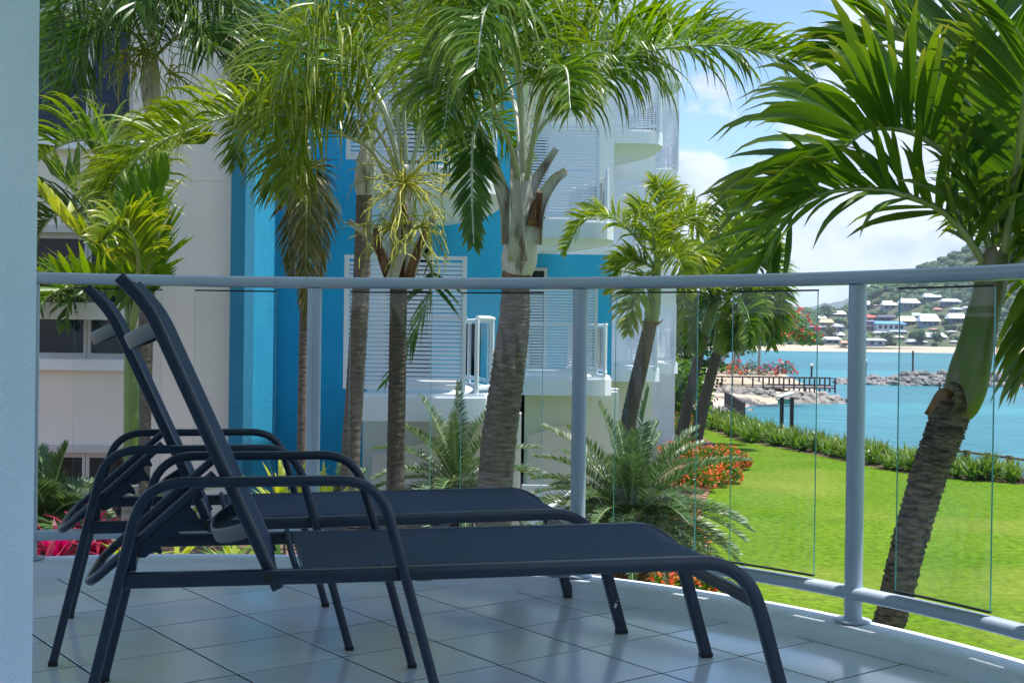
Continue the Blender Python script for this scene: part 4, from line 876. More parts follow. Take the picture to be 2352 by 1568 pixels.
# P4: thin stem with a skirt of hanging old leaves against the blue wall
Y = 14.2; t, O = palm('thin stemmed palm with a hanging skirt of dull brown green leaves against the blue wall', 690, Y)
trunk(t, [O] + PT(Y, (691, 1300), (693, 1000), (696, 800), (700, 600), (704, 420)), [.06, .055, .052, .05, .05, .05], M['bark'], O, 14, .06, .06, .03)
for pp in (((704, 400), (700, 380, 14), (690, 440, 13.9), (688, 560, 13.8), (692, 690, 13.8)), ((704, 400), (715, 385, 14), (720, 460, 13.9), (712, 600, 13.85), (704, 740, 13.85)), ((704, 400), (690, 370, 14.3), (672, 430, 14.3), (662, 540, 14.2), (668, 640, 14.2)), ((706, 400), (726, 380, 14.3), (742, 440, 14.3), (738, 560, 14.2), (730, 660, 14.2)), ((704, 400), (704, 390, 13.7), (704, 480, 13.5), (702, 600, 13.5), (702, 720, 13.5))): frond(t, PT(Y, *pp), FM('lf_dead'), origin=O, ll=.40, lw=.026, n=64, rw=.014, seg=5, droop=1.3, vee=.0, fwd=.8, p0=.12, curl=.12, plum=.5)
for pp in (((704, 400), (690, 250), (640, 150), (590, 170), (560, 260)), ((704, 400), (710, 230), (730, 110), (790, 90), (840, 180)), ((704, 400), (680, 300), (620, 250), (560, 290), (540, 380))): frond(t, PT(Y, *pp), FM('lf_mid'), origin=O, ll=.62, lw=.028, n=70, rw=.016, seg=6, droop=2.7, vee=.25, plum=.7)

# P5: left palm with dark drooping crown at the top left
Y = 12.2; t, O = palm('tall palm at left with a dark drooping crown and yellow flower sprays, top corner', 318, Y)
trunk(t, [O] + PT(Y, (320, 1400), (326, 1100), (332, 850), (340, 620), (346, 400), (348, 250)), [.095, .085, .078, .074, .070, .066, .064], M['bark'], O, 16, .055, .05, .03)
shaft(t, PT(Y, (348, 260), (347, 230), (346, 190), (345, 140), (346, 90)), [.066, .088, .092, .075, .04], M['sheath'], O)
f5 = FM('lf_dark', 'rachis'); A = dict(origin=O, ll=.92, lw=.022, n=104, rw=.019, seg=8, droop=4.0, vee=.25, curl=.05, plum=.7)
for pp in (((346, 130), (330, -20), (280, -90, 11.9), (200, -60, 11.6), (130, 50, 11.4)), ((346, 130), (370, -20), (430, -80, 12.0), (510, -40, 11.8), (560, 80, 11.7)), ((346, 130), (400, 20), (470, -10, 12.5), (540, 60, 12.8)), ((344, 130), (290, 20), (210, 0, 12.5), (140, 60, 12.8), (100, 170, 13)), ((346, 120), (340, -60), (330, -110, 11.5), (320, -80, 11.0), (310, 20, 10.8)), ((346, 130), (380, -60, 12.8), (440, -140, 13.4), (560, -100, 13.8)), ((345, 140), (310, 80, 11.8), (250, 60, 11.5), (190, 110, 11.3), (160, 210, 11.2)), ((346, 140), (400, 90, 11.8), (450, 60, 11.5), (490, 110, 11.3))): frond(t, PT(Y, *pp), f5, **A)
inflorescence(t, at(330, 120, 12.0), O, .55, 22, M['spadix'], down=.9); inflorescence(t, at(280, 130, 11.9), O, .5, 14, M['spadix'], down=.8); inflorescence(t, at(390, 170, 12.0), O, .5, 12, M['spadix'], down=.8)

# P6: young palm with broad upright leaves at left, green shaft
Y = 9.6; t, O = palm('young palm at far left with broad lime green upright leaves and a green stem', 292, Y)
trunk(t, [O] + PT(Y, (296, 1400), (298, 1180), (300, 1080)), [.075, .065, .058], M['bark_pale'], O, 14, .1, .06, .02)
shaft(t, PT(Y, (300, 1090), (301, 1000), (302, 900), (300, 820), (298, 740)), [.050, .056, .058, .050, .036], M['shaft_green'], O)
stub(t, PT(Y, (306, 850), (318, 800), (330, 770)), .03, M['sheath_br'], O)
B6 = dict(origin=O, n=18, seg=6, fold=.18, rw=.024, droop=.35, vee=.5, p0=.14, fwd=.75, twist=.25, jit=.1)
frond(t, PT(Y, (300, 760), (308, 640), (340, 520), (385, 410)), FM('lf_broad'), ll=.62, lw=.075, **B6)
frond(t, PT(Y, (298, 770), (282, 660), (240, 590), (160, 520), (80, 430)), FM('lf_lime'), ll=.34, lw=.085, **B6)
frond(t, PT(Y, (298, 770), (280, 640, 9.8), (230, 520, 10), (170, 440, 10.2), (120, 400, 10.3)), FM('lf_mid'), ll=.7, lw=.07, **B6)
frond(t, PT(Y, (300, 760), (300, 620, 9.9), (290, 500, 10.2), (250, 400, 10.5), (200, 330, 10.6)), FM('lf_mid'), ll=.7, lw=.06, **B6)
frond(t, PT(Y, (302, 760), (330, 650, 9.4), (360, 560, 9.2), (350, 470, 9.0)), FM('lf_broad'), ll=.45, lw=.07, **B6)
frond(t, PT(Y, (298, 780), (250, 700, 9.4), (180, 660, 9.2), (110, 680, 9.0), (70, 760, 8.9)), FM('lf_mid'), ll=.5, lw=.05, **B6)
for pp, L6, lm6 in ((((299, 770), (300, 560, 9.9), (285, 400, 10.2), (230, 330, 10.4), (150, 330, 10.6), (60, 390, 10.7)), .62, 'lf_mid'), (((299, 770), (310, 600, 10.2), (330, 440, 10.6), (400, 340, 11), (470, 330, 11.3)), .5, 'lf_yel'), (((298, 770), (270, 600, 10.6), (200, 500, 11), (120, 500, 11.3), (70, 580, 11.5)), .6, 'lf_dark'), (((300, 770), (318, 640, 9.2), (310, 560, 8.9), (280, 520, 8.7), (230, 560, 8.5)), .36, 'lf_yel')):
    frond(t, PT(Y, *pp), FM(lm6), origin=O, ll=L6, lw=.034, n=64, rw=.018, seg=8, droop=2.5, vee=.9, p0=.25, plum=.6, twist=.4)
# low palms behind the balustrade at far left
Y = 16.05; B = at(165, 712, Y); O = V((B.x, Y, B.z)); t = empty('window_box', O, 0, 'window box with drooping glossy green fronds under the middle left window', 'planter')
b = MB(); b.box(-.75, .75, -.13, .13, -.12, .10, bev=.01); b.build('trough', M['b_white'], t)
for x0 in (90, 150, 215):
    for pp in (((x0, 712), (x0 - 12, 650), (x0 - 45, 625), (x0 - 75, 660)), ((x0, 712), (x0 + 14, 645), (x0 + 45, 620), (x0 + 72, 655)), ((x0, 712), (x0, 650, 15.8), (x0 - 10, 630, 15.5), (x0 - 25, 670, 15.3)), ((x0, 715), (x0 - 30, 680, 15.8), (x0 - 55, 690, 15.6), (x0 - 65, 750, 15.5))): frond(t, PT(Y, *pp), FM('lf_dark'), origin=O, ll=.42, lw=.034, n=30, rw=.012, seg=7, droop=3.0, vee=.5, p0=.12, plum=.6)

# P7: foxtail type palm in the middle distance
def fox(label, Y, bx, trunk_px, tr, shaft_px, shr, fronds, lm='lf_mid', ll=.6, lw=.05, n=44, bark='bark_dark'):
    t, O = palm(label, bx, Y)
    trunk(t, [O] + PT(Y, *trunk_px), tr, M[bark], O, 16, .08, .05, .03)
    shaft(t, PT(Y, *shaft_px), shr, M['shaft_green'], O)
    for pp in fronds: frond(t, PT(Y, *pp), FM(lm), origin=O, ll=ll, lw=lw, n=n, rw=.03, seg=6, droop=2.0, vee=.5, p0=.18, twist=.9, curl=.06, plum=.9)
    return t, O
t, O = fox('curving dark palm in front of the third balcony, green shaft and arching left leaf', 21.5, 1405, ((1425, 1100), (1447, 950), (1472, 840), (1490, 760), (1495, 735)), [.17, .15, .135, .13, .12, .115],
    ((1495, 742), (1499, 710), (1503, 670), (1506, 630), (1508, 600)), [.12, .135, .12, .09, .05],
    [((1508, 620), (1460, 545), (1400, 497), (1340, 505), (1300, 580)), ((1508, 620), (1512, 520), (1518, 440), (1500, 420, 21)), ((1508, 620), (1470, 600), (1430, 610), (1405, 670)), ((1508, 620), (1540, 530), (1580, 500, 21.8), (1610, 540, 22)), ((1508, 620), (1500, 540, 20.8), (1480, 480, 20.2), (1450, 500, 19.8)), ((1508, 620), (1550, 580), (1600, 590), (1640, 660)), ((1508, 620), (1525, 560, 22), (1545, 470, 22.5), (1560, 450, 23)), ((1508, 620), (1530, 580, 21), (1560, 600, 20.5), (1575, 680, 20.3)), ((1508, 620), (1480, 640, 21), (1455, 700, 20.8), (1445, 760, 20.7))], 'lf_yel', ll=.56, lw=.042, n=74)
b = MB()
for k in range(16): a = k / 16 * 6.28; p = at(1496, 745, 21.5) - O; d = V((math.cos(a), math.sin(a), .9)); b.tube([p + V((math.cos(a), math.sin(a), 0)) * .10, p + V((math.cos(a), math.sin(a), 0)) * .12 + d * R.uniform(.05, .13)], [.02, .004], 4)
b.build('husk_fibre', M['husk'], t)
fox('leaning palm with a white trunk base in the orange flower bed, left of its pair', 45.0, 1558, ((1568, 985), (1590, 880), (1612, 790), (1618, 765)), [.24, .22, .19, .17, .16],
    ((1618, 770), (1628, 735), (1640, 700), (1648, 670), (1652, 650)), [.19, .21, .18, .12, .07],
    [((1652, 660), (1600, 590), (1550, 600), (1520, 690)), ((1652, 660), (1620, 540), (1580, 490), (1550, 520)), ((1652, 660), (1660, 540), (1670, 470), (1660, 440)), ((1652, 660), (1700, 580), (1760, 590), (1790, 680)), ((1652, 660), (1700, 640), (1740, 690), (1750, 780)), ((1652, 660), (1610, 650), (1570, 700), (1555, 780)), ((1652, 660), (1690, 540, 44), (1730, 510, 43), (1770, 560, 42)), ((1652, 660), (1640, 600, 43), (1620, 600, 41), (1600, 660, 40)), ((1652, 660), (1690, 640, 43), (1700, 690, 42), (1700, 780, 41.5))], 'lf_mid', ll=1.25, lw=.09, n=74)
fox('leaning palm with a white trunk base in the orange flower bed, right of its pair', 43.0, 1590, ((1600, 1000), (1618, 920), (1642, 830), (1648, 805)), [.25, .23, .20, .17, .16],
    ((1648, 812), (1652, 780), (1660, 740), (1666, 710), (1670, 690)), [.18, .20, .17, .12, .07],
    [((1670, 700), (1640, 620), (1600, 610), (1580, 680)), ((1670, 700), (1720, 610), (1780, 640), (1800, 740)), ((1670, 700), (1690, 590), (1740, 540), (1790, 580)), ((1670, 700), (1730, 680), (1765, 720), (1770, 790)), ((1670, 700), (1640, 690), (1600, 730), (1590, 800)), ((1670, 700), (1700, 690, 42), (1720, 730, 41), (1720, 790, 40.5)), ((1670, 700), (1680, 600, 42), (1690, 560, 41), (1710, 590, 40)), ((1670, 700), (1690, 720, 42), (1690, 760, 41.5), (1680, 800, 41))], 'lf_mid', ll=1.25, lw=.09, n=74)

# P10: near palm at the right with broad arching leaves
Y = 7.0; t, O = palm('leaning rough barked palm at right with green crownshaft and broad arching leaves', 1830, Y)
trunk(t, [O] + PT(Y, (1905, 1800), (1985, 1580), (2042, 1430), (2082, 1270), (2135, 1085), (2172, 985), (2190, 925)), [.105, .096, .090, .088, .092, .098, .104, .104], M['bark_near'], O, 40, .038, .09, .10)
shaft(t, PT(Y, (2186, 950), (2205, 922), (2218, 885), (2232, 830), (2246, 770), (2266, 690), (2282, 620), (2290, 570)), [.095, .112, .114, .106, .096, .088, .082, .055], M['shaft_near'], O, n=28)
stub(t, PT(Y, (2186, 915, 6.9), (2168, 900, 6.86), (2154, 910, 6.84), (2142, 930, 6.84), (2128, 952, 6.85)), .022, M['husk'], O, 'dry_husk')
stub(t, PT(Y, (2200, 945, 6.88), (2204, 920, 6.86), (2196, 890, 6.85), (2180, 880, 6.86)), .035, M['bark_near'], O, 'dry_husk')
b = MB(); b.tube([p - O for p in PT(6.86, (2158, 895), (2150, 950), (2140, 990), (2133, 1060))], [.003, .003, .003, .002], 5); b.build('dead_fibre', M['black'], t)
fn = FM('lf_near', 'rachis'); A = dict(origin=O, seg=7, fold=.22, rw=.024, twist=.35, jit=.2, lenprof=lambda q: .82 + .2 * math.sin(math.pi * q))
frond(t, PT(Y, (2286, 640), (2283, 594), (2195, 386), (2120, 318), (2050, 296), (1982, 305), (1909, 373), (1861, 450)), fn, ll=.86, lw=.062, n=46, p0=.16, droop=1.5, vee=.95, fwd=.42, plum=.6, curl=.09, **A)
frond(t, PT(Y, (2270, 660), (2254, 594), (2171, 490), (2066, 446), (1986, 434), (1889, 446), (1809, 494), (1765, 590)), fn, ll=.58, lw=.050, n=46, p0=.16, droop=1.2, vee=.45, fwd=.62, plum=.9, curl=.1, **A)
frond(t, PT(Y, (2292, 620), (2284, 480), (2278, 250, 7.1), (2272, 0, 7.2), (2250, -200, 7.3), (2180, -330, 7.2)), fn, ll=.75, lw=.062, n=52, p0=.14, droop=.7, vee=.3, fwd=.6, plum=.3, **A)
frond(t, PT(Y, (2292, 620), (2275, 460, 7.3), (2220, 260, 7.6), (2140, 130, 7.9), (2040, 90, 8.1), (1930, 140, 8.2)), fn, ll=.62, lw=.058, n=54, p0=.2, droop=1.3, vee=.7, fwd=.5, plum=.35, curl=.05, **A)
frond(t, PT(Y, (2296, 620), (2330, 500), (2400, 380), (2500, 330), (2600, 400)), fn, ll=.62, lw=.066, n=40, p0=.16, droop=.8, vee=.5, **A)
frond(t, PT(Y, (2296, 640), (2340, 590), (2380, 585, 6.9), (2420, 640, 6.8), (2430, 740, 6.8)), fn, ll=.62, lw=.066, n=40, p0=.14, droop=1.0, vee=.2, **A)
frond(t, PT(Y, (2300, 620), (2330, 420, 6.8), (2350, 250, 6.5), (2360, 130, 6.3), (2330, 60, 6.0)), fn, ll=.55, lw=.062, n=40, p0=.2, droop=.8, vee=.5, **A)
frond(t, PT(Y, (2290, 640), (2310, 560, 7.4), (2310, 480, 7.8), (2290, 450, 8.2), (2260, 520, 8.6)), fn, ll=.6, lw=.06, n=36, p0=.2, droop=1.0, vee=.4, **A)
frond(t, PT(Y, (2300, 640), (2360, 600, 7.3), (2400, 620, 7.6), (2410, 720, 7.7), (2390, 820, 7.7)), fn, ll=.55, lw=.06, n=36, p0=.2, droop=1.2, vee=.2, **A)

# ------------------------------------------------------------------ garden beds and shrubs
TZ = -1.62                                                  # raised bed between the balcony and the block
b = MB(); b.box(-16, -.05, 5.2, 17.9, GZ - .2, TZ); tag(b.build('garden_terrace', M['mulch']), kind='structure')
bed = [atz(x, y, GZ + .004) for x, y in ((1480, 955), (1560, 975), (1610, 1000), (1660, 1030), (1699, 1062), (1701, 1080), (1692, 1094), (1648, 1103), (1625, 1130), (1608, 1175), (1606, 1210), (1620, 1236), (1621, 1262), (1600, 1320), (1570, 1400), (1540, 1500), (1500, 1800))]
b = MB(); poly = bed + [V((-.04, 5.3, GZ + .004)), V((-.04, 17.9, GZ + .004)), V((0, 40, GZ + .004))]; b.add(poly, [tuple(range(len(poly)))]); gb = b.build('garden_bed', M['mulch']); tag(gb, kind='structure')
eg = spline(bed[3:15], 90); b = MB(); b.box(-.105, .105, -.05, .05, -.03, .07, bev=.008); src = None
ed = empty('bed_edging', bed[6], label='curving row of terracotta bricks edging the orange flower bed', cat='edging'); acc = 0; last = eg[0]
for p, q in zip(eg, eg[1:]):
    acc += (q - p).length
    if acc > .23:
        acc = 0; a = math.atan2(q.y - p.y, q.x - p.x)
        if src is None: src = b.build('brick', M['brick'], ed, loc=q - bed[6]); src.rotation_euler.z = a
        else: inst(src, ed, q - bed[6] + V((0, 0, R.uniform(-.008, .008))), a + R.uniform(-.06, .06))
def cycad(label, C, L_, n, base_z, seed, skirt=False):
    O = V((C.x, C.y, base_z)); t = empty('cycad', O, 0, label, 'cycad', 'cycads in the garden')
    b = MB(); h = C.z - base_z; k = 26
    for i in range(int(h / .05) + 1):
        z = min(i * .05, h); m_ = 13
        for j in range(m_):
            a = j / m_ * 6.28 + i * .26; r_ = .15 + .05 * R.random(); d = V((math.cos(a), math.sin(a), .55)).normalized(); p = V((math.cos(a) * r_ * .75, math.sin(a) * r_ * .75, z)); b.tube([p, p + d * R.uniform(.07, .13)], [.028, .007], 5)
    b.tube([(0, 0, -.02), (0, 0, h * .5), (0, 0, h + .05)], [.16, .15, .12], 12); b.build('trunk', M['husk'] if skirt else M['bark_dark'], t)
    for k in range(n):
        a = k * 2.399 + R.uniform(-.2, .2); e = 1.45 - 1.55 * (k / n) ** .75 + R.uniform(-.12, .12); l_ = L_ * R.uniform(.85, 1.1); d = V((math.cos(a) * math.cos(e), math.sin(a) * math.cos(e), math.sin(e))); pts = [C]; p = C.copy()
        for s in range(6): p = p + d * (l_ / 6); d = (d + V((0, 0, -.17 - .05 * (1 - max(0, math.sin(e)))))).normalized(); pts.append(p.copy())
        frond(t, pts, FM('lf_cycad', 'rachis'), origin=O, ll=.185, lw=.015, n=66, p0=.14, rw=.010, seg=4, droop=.6, vee=.45, fwd=.45, twist=.25, jit=.08)
    return t
cycad('cycad with long arching fronds between the two nearest palm trunks', at(1048, 1120, 15.0), 1.2, 30, TZ, 1)
cycad('large bluish green cycad with a shaggy brown trunk beside the lawn', at(1448, 1195, 12.6), 1.28, 62, GZ, 2, True)
cycad('small cycad at the foot of the blue wall, left of the slim palm', at(800, 1150, 14.6), .55, 14, TZ, 3)
cycad('dark green fern-like cycad at far left in front of the lower window', at(110, 1195, 8.6), .5, 14, TZ, 4)
def strap_plant(name, label, cat, loc, heads, blades, L_, w, m, group, spread=.9, upz=.7):
    t = empty(name, loc, R.uniform(0, 6), label, cat, group); b = MB()
    for hx, hy, hz in heads:
        if hz > .1: b.tube([(hx * .4, hy * .4, 0), (hx, hy, hz)], [.014, .011], 6, 1)
        for k in range(blades):
            a = k * 2.399 + R.uniform(-.3, .3); e = R.uniform(.25, 1.4); d = V((math.cos(a) * math.cos(e) * spread, math.sin(a) * math.cos(e) * spread, math.sin(e) * upz + .1)).normalized(); p = V((hx, hy, hz)); vs = []; at_ = []; l_ = L_ * R.uniform(.7, 1.15); wd = d.cross(UPZ); wd = wd.normalized() if wd.length > .05 else V((1, 0, 0))
            for s in range(6):
                x = s / 5; ww = w * (.45 + 1.4 * x if x < .4 else 1.01 * (1 - ((x - .4) / .6) ** 2)) * .5 + .001; vs += [p - wd * ww, p + wd * ww]; at_ += [x ** 4] * 2; p = p + d * (l_ / 5); d = (d + V((0, 0, -.18 - .16 * x))).normalized()
            b.add(vs, [(s * 2, s * 2 + 1, s * 2 + 3, s * 2 + 2) for s in range(5)], 0, at_)
    b.build('leaves', [M[m], M['bark']], t, attr=True); return t
def hd(n, r, z0, z1): return [(R.uniform(-r, r), R.uniform(-r, r), R.uniform(z0, z1)) for _ in range(n)]
strap_plant('cordyline', 'crimson cordyline at far left, behind the bottom rail', 'shrub', (*at(130, 1250, 7.2).xy, TZ), hd(7, .30, .6, 1.12), 26, .36, .042, 'lf_red', 'red cordylines')
strap_plant('cordyline', 'pink red cordyline right of the crimson one, behind the lounger back leg', 'shrub', (*at(225, 1250, 7.6).xy, TZ), hd(6, .26, .65, 1.15), 24, .36, .042, 'lf_red', 'red cordylines')
for k, (x, y, Y_, lab) in enumerate(((330, 1275, 7.0, 'yellow green shrub just right of the red cordylines'), (430, 1278, 7.3, 'yellow green strap leaved shrub seen under the far lounger seat, left one'), (540, 1280, 7.1, 'yellow green strap leaved shrub seen under the far lounger seat, right one'), (650, 1285, 7.6, 'green shrub below the balustrade post at left'))):
    strap_plant('garden_shrub', lab, 'shrub', (*at(x, y, Y_).xy, TZ), hd(7, .34, .7, 1.05), 18, .34, .035, 'lf_lime' if k < 3 else 'lf_lily', 'lime coloured shrubs')
strap_plant('flax_plant', 'striped lime flax at the foot of the blue wall', 'shrub', (*at(655, 1120, 9.4).xy, TZ), [(0, 0, .95)], 34, .62, .06, 'lf_lime', None, .6, 1.0)
strap_plant('flax_plant', 'small lime flax right of the left balustrade post', 'shrub', (*at(745, 1120, 10.4).xy, TZ), [(0, 0, .85)], 26, .5, .05, 'lf_lime', None, .7, .9)
strap_plant('garden_shrub', 'lime leafed shrub behind the raised lounger back', 'shrub', (*at(385, 1120, 10.0).xy, TZ), hd(5, .25, .8, 1.15), 18, .28, .03, 'lf_lime', None)
def leafy(name, label, cat, C, rx, rz, nl, ls, lm, nf=0, fs_=.05, fm=None, group=None, stem=True, top=True):
    """bush: many small leaves through an uneven volume, optional flower heads on its skin"""
    O = V((C.x, C.y, C.z)); t = empty(name, O, R.uniform(0, 6), label, cat, group); b = MB(); sd_ = R.uniform(0, 50)
    def pt(skin):
        a = R.uniform(0, 6.28); u = R.uniform(-.35, 1); s_ = math.sqrt(max(0, 1 - u * u)); d = V((s_ * math.cos(a), s_ * math.sin(a), u)); q = 1 + .38 * noise.noise(d * 1.8 + V((sd_, 0, 0))); r_ = q * (R.uniform(.93, 1.04) if skin else R.random() ** .35)
        return V((d.x * rx * r_, d.y * rx * r_, rz * .38 + d.z * rz * .66 * r_)), d
    for k in range(nl):
        p, d = pt(False); e = V((R.gauss(0, 1), R.gauss(0, 1), R.gauss(0, .7))).normalized() * ls * R.uniform(.6, 1.2); f = e.cross(V((R.gauss(0, 1), R.gauss(0, 1), R.gauss(0, 1)))).normalized() * ls * .28
        b.add([p - e * .5, p + f, p + e * .5, p - f], [(0, 1, 2, 3)])
    b.build('foliage', M[lm], t)
    if nf:
        b = MB()
        for k in range(nf):
            p, d = pt(True)
            for _ in range(4):
                q = p + V((R.uniform(-1, 1), R.uniform(-1, 1), R.uniform(-1, 1))) * fs_ * .6; e = V((R.gauss(0, 1), R.gauss(0, 1), R.gauss(0, 1))).normalized() * fs_; f = e.cross(V((R.gauss(0, 1), R.gauss(0, 1), 1))).normalized() * fs_ * .7; b.add([q - e * .5, q + f * .5, q + e * .5, q - f * .5], [(0, 1, 2, 3)])
        tag(b.build('flowers', M[fm], t), kind='stuff')
    if stem:
        b = MB()
        for k in range(5): a = k * 1.3; b.tube([(0, 0, -.02), (math.cos(a) * rx * .3, math.sin(a) * rx * .3, rz * .4), (math.cos(a) * rx * .6, math.sin(a) * rx * .6, rz * .75)], [.02 * rx + .006, .012 * rx + .004, .004], 5)
        b.build('stem', M['bark'], t)
    return t
def gpt(x, y, z=GZ): return atz(x, y, z)
for k, (x, y, r_, h_, lab) in enumerate(((1590, 1128, .62, .62, 'orange flowering bush at the foot of the white trunked palms, left'), (1662, 1108, .52, .62, 'orange flowering bush at the lawn edge beside the brick edging'), (1650, 1070, .80, .62, 'orange flowering bush behind the lawn edge bush'), (1572, 1062, .8, .62, 'orange flowering bush in front of the leaning palm trunk'), (1560, 1010, .9, .9, 'orange flowering bush near the far end of the bed'), (1535, 985, .9, .9, 'small orange flowering bush furthest along the bed'), (1556, 1305, .55, .75, 'green bush with orange flowers right below the large cycad'), (1530, 1235, .7, .75, 'orange flower mound behind the large cycad trunk'), (1590, 1395, .5, .5, 'low orange flowered bush below the lounger leg'), (1388, 1270, .5, .65, 'orange flowered bush left of the large cycad trunk'), (1480, 1400, .5, .55, 'low orange flowered bush at the cycad foot'), (1628, 1116, .5, .55, 'orange flowering bush in the middle of the lawn edge row'), (1690, 1078, .45, .5, 'small orange flowering bush at the outermost curve of the brick edging'))):
    leafy('flowering_bush', lab, 'bush', gpt(x, y), r_, h_, 1900, .085, 'lf_mid' if k != 6 else 'lf_lily', 230 if k != 6 else 80, .05, 'flower_or', 'orange ixora bushes')
# lily border along the shore
protos = []
for q in range(4):
    b = MB()
    for k in range(48):
        a = k * 2.399 + R.uniform(-.4, .4); e = R.uniform(.45, 1.45); d = V((math.cos(a) * math.cos(e), math.sin(a) * math.cos(e), math.sin(e))); p = V((R.uniform(-.12, .12), R.uniform(-.12, .12), 0)); wd = d.cross(UPZ).normalized(); vs = []; at_ = []; l_ = R.uniform(.65, 1.05)
        for s in range(6):
            x = s / 5; ww = .045 * (1 - x ** 2.2) + .002; vs += [p - wd * ww, p + wd * ww]; at_ += [x ** 3 * R.uniform(.2, 1)] * 2; p = p + d * (l_ / 5); d = (d + V((0, 0, -.14 - .24 * x))).normalized()
        b.add(vs, [(s * 2, s * 2 + 1, s * 2 + 3, s * 2 + 2) for s in range(5)], 0, at_)
    protos.append(b)
meshes = []; acc = 0
C_ = spline(SHORE[3:], 500); nn = 0
for i in range(len(C_) - 1):
    acc += (C_[i + 1] - C_[i]).length; x, y = pix(C_[i])
    if acc < .44: continue
    acc = 0
    if x < 1545 or x > 2420 or C_[i].y < 10: continue
    tt = (C_[i + 1] - C_[i]).normalized(); nv = V((-tt.y, tt.x, 0))
    for row in range(3):
        p = C_[i] + nv * (.4 + row * .55 + R.uniform(-.25, .25)) + tt * R.uniform(-.3, .3); q = R.randrange(4)
        if len(meshes) <= q or meshes[q] is None:
            while len(meshes) < 4: meshes.append(None)
            o = protos[q].build('lily_plant', M['lf_lily'], None, attr=True); meshes[q] = o
        else: o = inst(meshes[q])
        o.location = p; o.rotation_euler.z = R.uniform(0, 6.28); s_ = R.uniform(.62, .9); o.scale = (s_, s_, s_ * R.uniform(.9, 1.1))
        tag(o, 'strap leaved green lily clump in the border between the lawn and the water', 'lily', 'lily border along the shore')
# timber post-and-rail fence at the shore, right
fe = empty('shore_fence', at(2290, 1070, 37), label='dark timber fence with mesh behind the lilies at the right edge', cat='fence'); fo_ = fe.location
fa, fb = at(2175, 1046, 40), at(2480, 1052, 35); fa.z = fb.z = at(2290, 1050, 37.5).z
b = MB(); b.sweep([fa - fo_, fb - fo_], rrect(.06, .14, .01, 2), (0, 0, 1)); b.build('top_rail', M['timber'], fe)
b = MB(); b.sweep([fa - fo_ - V((0, 0, .85)), fb - fo_ - V((0, 0, .85))], rrect(.06, .10, .01, 2), (0, 0, 1)); b.build('bottom_rail', M['timber'], fe)
for k in range(7):
    p = fa.lerp(fb, k / 6) - fo_; b = MB(); b.box(p.x - .08, p.x + .08, p.y - .08, p.y + .08, p.z - 2.2, p.z + .06); b.build('post', M['timber'], fe)
for k in range(66):
    p = fa.lerp(fb, (k + .5) / 66) - fo_; b = MB(); b.box(p.x - .006, p.x + .006, p.y - .006, p.y + .006, p.z - .83, p.z - .03); b.build('wire', M['rail'], fe)

# ------------------------------------------------------------------ headland, beach, rocks, boardwalks
b = MB(); hl = [V((-60, 118, 0)), V((X_at(1620, 119), 121, 0)), V((X_at(1700, 119), 121, 0)), V((X_at(1760, 121), 123, 0)), V((X_at(1800, 125), 127, 0)), V((X_at(1812, 135), 137, 0)), V((X_at(1790, 150), 150, 0)), V((X_at(1650, 160), 160, 0)), V((-60, 165, 0))]
cen = V((0, 140, 0)); n = len(hl)
vs = [V((p.x, p.y, GZ - .1)) for p in hl] + [V((p.x, p.y, SEA - .4)) + (p - cen).normalized() * 5 for p in hl]
b.add(vs, [tuple(range(n))] + [(i, (i + 1) % n, n + (i + 1) % n, n + i) for i in range(n)]); tag(b.build('headland', M['sand']), kind='structure')
bk = [at(x, y, 118) for x, y in ((1480, 897), (1560, 898), (1640, 899), (1720, 901), (1790, 908), (1850, 915))]; ft = [atz(x, y, SEA - .04) for x, y in ((1480, 1010), (1560, 985), (1640, 953), (1700, 938), (1765, 929), (1850, 922))]
b = MB(); vs = []
for p, q in zip(bk, ft): m_ = p.lerp(q, .5) + V((0, 0, .12)); vs += [p + V((0, 3, .5)), p, m_, q, q + V((0, -6, -.8))]
b.add(vs, [(i * 5 + k, i * 5 + 5 + k, i * 5 + 6 + k, i * 5 + 1 + k) for i in range(5) for k in range(4)]); tag(b.build('cove_beach', M['sand'], smooth=True), kind='structure')
rmesh = []
for q in range(6):
    b = MB(); blob(b, V((0, 0, 0)), 1, (4, 7), 0, .75); o = b.build('rock', M['rock']); rmesh.append(o.data); bpy.data.objects.remove(o)
rm2 = []
for me in rmesh: m2 = me.copy(); m2.materials.clear(); m2.materials.append(M['rock2']); rm2.append(m2)
def rock(p, r_, par, pool):
    o = bpy.data.objects.new('rock', pool[R.randrange(6)]); COL.objects.link(o); o.parent = par; o.location = p - (par.location if par else V((0, 0, 0))); o.scale = (r_ * R.uniform(.8, 1.3), r_ * R.uniform(.8, 1.2), r_ * R.uniform(.7, 1.1)); o.rotation_euler = (R.uniform(-.4, .4), R.uniform(-.4, .4), R.uniform(0, 6.28)); return o
bwt = [(1925, 873), (1990, 867), (2060, 859), (2130, 853), (2200, 852), (2280, 854), (2360, 857), (2480, 860)]
bw = empty('breakwater', (45, 166, SEA), label='long grey boulder breakwater lying across the bay', cat='breakwater')
ct = spline([at(x, y, 168) for x, y in bwt], 60); b = MB(); vs = []
for p in ct: h_ = p.z - SEA; vs += [V((p.x, p.y - h_ * 1.5 - 1.0, SEA - .5)), V((p.x, p.y - .6, p.z - .25)), V((p.x, p.y + .8, p.z - .25)), V((p.x, p.y + 4, SEA - .5))]
b.add([v - bw.location for v in vs], [(i * 4 + k, i * 4 + 4 + k, i * 4 + 5 + k, i * 4 + 1 + k) for i in range(59) for k in range(3)]); b.build('core', M['rock'], bw)
